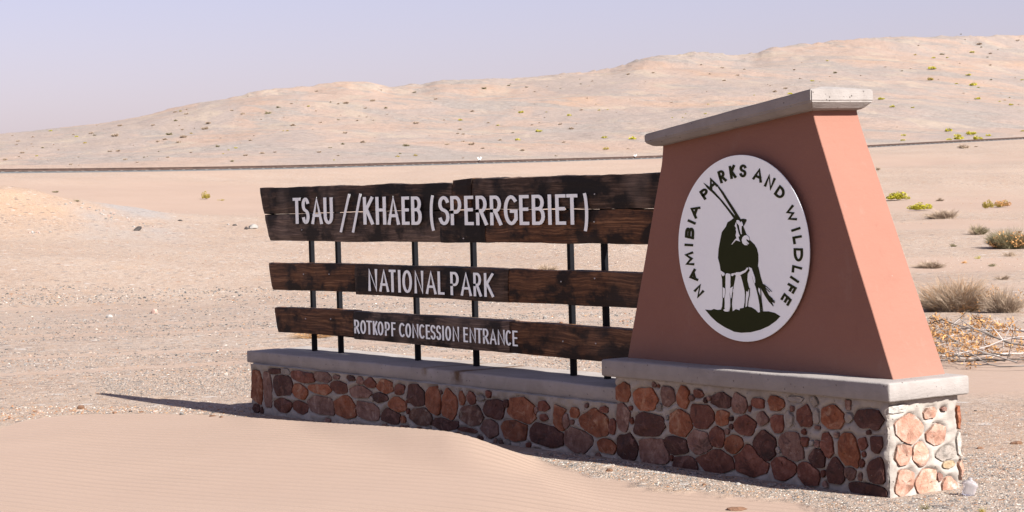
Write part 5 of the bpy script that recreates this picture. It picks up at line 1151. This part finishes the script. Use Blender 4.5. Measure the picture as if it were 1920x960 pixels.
# fallen dead branches with dry orange leaves
def dead_branches():
    gp, r_ = ground_px(1830, 672); s = r_ / F
    t = thing('dead_branches', 'tangled fallen grey branches with dry orange leaves at right', 'branches', gp)
    rnd = random.Random(5); V = []; Fs = []; T = []; leafpts = []
    def tube(pts, r0, r1, tone):
        b0 = len(V); n = len(pts); m_ = 5
        for i, p in enumerate(pts):
            d = (pts[min(i + 1, n - 1)] - pts[max(i - 1, 0)]).normalized(); a = d.orthogonal().normalized(); b = d.cross(a); rr = r0 + (r1 - r0) * i / (n - 1)
            for k in range(m_): V.append(p + (a * math.cos(6.283 * k / m_) + b * math.sin(6.283 * k / m_)) * rr); T.append(tone)
        for i in range(n - 1):
            for k in range(m_): Fs.append((b0 + i * m_ + k, b0 + i * m_ + (k + 1) % m_, b0 + (i + 1) * m_ + (k + 1) % m_, b0 + (i + 1) * m_ + k))
    def grow(p, d, L, r0, dep, tone):
        n = 6; pts = [p.copy()]
        for i in range(n):
            d = (d + Vector((rnd.uniform(-.40, .40), rnd.uniform(-.40, .40), rnd.uniform(-.24, .20)))).normalized(); q = pts[-1] + d * (L / n)
            if q.z < .015: q.z = .015; d.z = abs(d.z) * .5
            if q.z > .32: d.z = -abs(d.z)
            pts.append(q)
            if dep > 0 and i > 0 and rnd.random() < .62: grow(q, (d + Vector((rnd.uniform(-1, 1), rnd.uniform(-1, 1), rnd.uniform(-.4, .5)))).normalized(), L * rnd.uniform(.4, .62), r0 * .55, dep - 1, min(1, max(0, tone + rnd.uniform(-.3, .3))))
            if dep <= 1 and rnd.random() < .55: leafpts.append(q.copy())
        tube(pts, r0 * 1.0, r0 * .4, tone)
    # across = to the right in view, away = deeper
    az = math.atan2(gp.x, gp.y); ac = Vector((math.cos(az), -math.sin(az), 0)); aw = Vector((math.sin(az), math.cos(az), 0))
    def P3(du, dv, z): return ac * (du * s) + aw * dv + Vector((0, 0, z))
    mains = [((90, .9, .05), (-1, -.05, .05), 1.1, .011, .3), ((-60, -.2, .04), (1, .1, .15), .9, .009, .85), ((50, -.7, .03), (-1, .15, .1), .8, .009, .1), ((-90, 1.0, .03), (1, -.2, .2), .6, .007, .7), ((95, -1.1, .03), (-1, .1, .15), .6, .009, .3), ((95, 1.3, .16), (-1, .25, .16), 1.05, .015, .95), ((95, 1.0, .10), (-1, .05, .22), .95, .012, .75), ((95, .2, .10), (-1, .1, .1), 1.0, .010, .2), ((60, -.5, .06), (-1, .2, .1), .9, .009, .15), ((95, -.1, .05), (-1, -.2, .15), .7, .010, .8),
             ((-85, .6, .03), (1, .3, .25), .7, .009, .1), ((-80, .2, .03), (1, -.1, .2), .7, .008, .6), ((-40, .8, .03), (.5, .4, .6), .5, .007, .9), ((20, .2, .03), (-.4, -.3, .4), .55, .008, .2), ((50, .5, .05), (.1, .3, .9), .45, .006, .5), ((0, .9, .05), (-1, .1, .2), .6, .008, .4),
             ((-20, -.6, .03), (1, .05, .1), .8, .009, .05), ((70, -.9, .03), (-1, .3, .3), .6, .008, .35)]
    for (a, dv, z), d, L, r0, tn in mains:
        dd = (ac * d[0] + aw * d[1] + Vector((0, 0, d[2] * .6))).normalized(); grow(P3(a, dv, z), dd, L, r0, 3, tn)
    me = mesh_from('branches', V, Fs, MAT['twig_grey'], True); at = me.attributes.new('tone', 'FLOAT', 'POINT'); at.data.foreach_set('value', np.array(T, np.float32)); o = link('branches', me, t)
    LV = []; LF = []; LT = []
    # leaf bunches hang on the thin twigs
    for q in leafpts:
        if rnd.random() < .84: continue
        for k in range(rnd.randint(4, 12)):
            c = q + Vector((rnd.gauss(0, .020), rnd.gauss(0, .020), rnd.gauss(0, .012))); c.z = max(c.z, .008)
            d = Vector((rnd.gauss(0, 1), rnd.gauss(0, 1), rnd.gauss(0, .7))).normalized(); sd_ = d.orthogonal().normalized() * .007; L = rnd.uniform(.025, .05); b0 = len(LV); tn = rnd.random()
            LV += [c, c + d * L * .5 + sd_, c + d * L, c + d * L * .5 - sd_]; LF.append((b0, b0 + 1, b0 + 2, b0 + 3)); LT += [tn] * 4
    me = mesh_from('dry_leaves', LV, LF, MAT['leaf_straw']); at = me.attributes.new('tone', 'FLOAT', 'POINT'); at.data.foreach_set('value', np.array(LT, np.float32)); link('dry_leaves', me, t)
dead_branches()

# crumpled clear plastic container beside the plinth
def container():
    gp, r_ = ground_px(1815, 930); s = r_ / F
    t = thing('plastic_container', 'crumpled clear plastic container lying at the right plinth corner', 'litter', gp)
    V = []; Fs = []; n = 16; prof = [(0, .62), (.05, .85), (.3, .95), (.55, .8), (.75, 1.0), (.95, .85), (1.0, .6)]
    for j, (h, rr) in enumerate(prof):
        for i in range(n):
            a = 2 * math.pi * i / n; k = rr * (1 + .30 * mn.noise(Vector((math.cos(a) * 1.6, math.sin(a) * 1.6, h * 3 + 7))) + .12 * mn.noise(Vector((math.cos(a) * 5, math.sin(a) * 5, h * 8))))
            V.append((math.cos(a) * k * 16 * s, math.sin(a) * k * 11 * s, h * 33 * s + .006 * mn.noise(Vector((a, h * 5, 2)))))
    for j in range(len(prof) - 1):
        for i in range(n): Fs.append((j * n + i, j * n + (i + 1) % n, (j + 1) * n + (i + 1) % n, (j + 1) * n + i))
    Fs.append(tuple(range(n - 1, -1, -1)))
    link('bottle_body', mesh_from('bottle_body', V, Fs, MAT['plastic'], True), t)
    V = []; Fs = []
    for j, (h, rr) in enumerate([(1.0, .60), (1.06, .42), (1.10, .30), (1.22, .30), (1.24, .0)]):
        for i in range(n):
            a = 2 * math.pi * i / n; V.append((math.cos(a) * rr * 14 * s, math.sin(a) * rr * 10 * s, h * 33 * s))
    for j in range(4):
        for i in range(n): Fs.append((j * n + i, j * n + (i + 1) % n, (j + 1) * n + (i + 1) % n, (j + 1) * n + i))
    link('neck', mesh_from('neck', V, Fs, MAT['plastic'], True), t)
    t.rotation_euler = (.12, .18, .6); t.scale = (.88, .88, .85)
container()
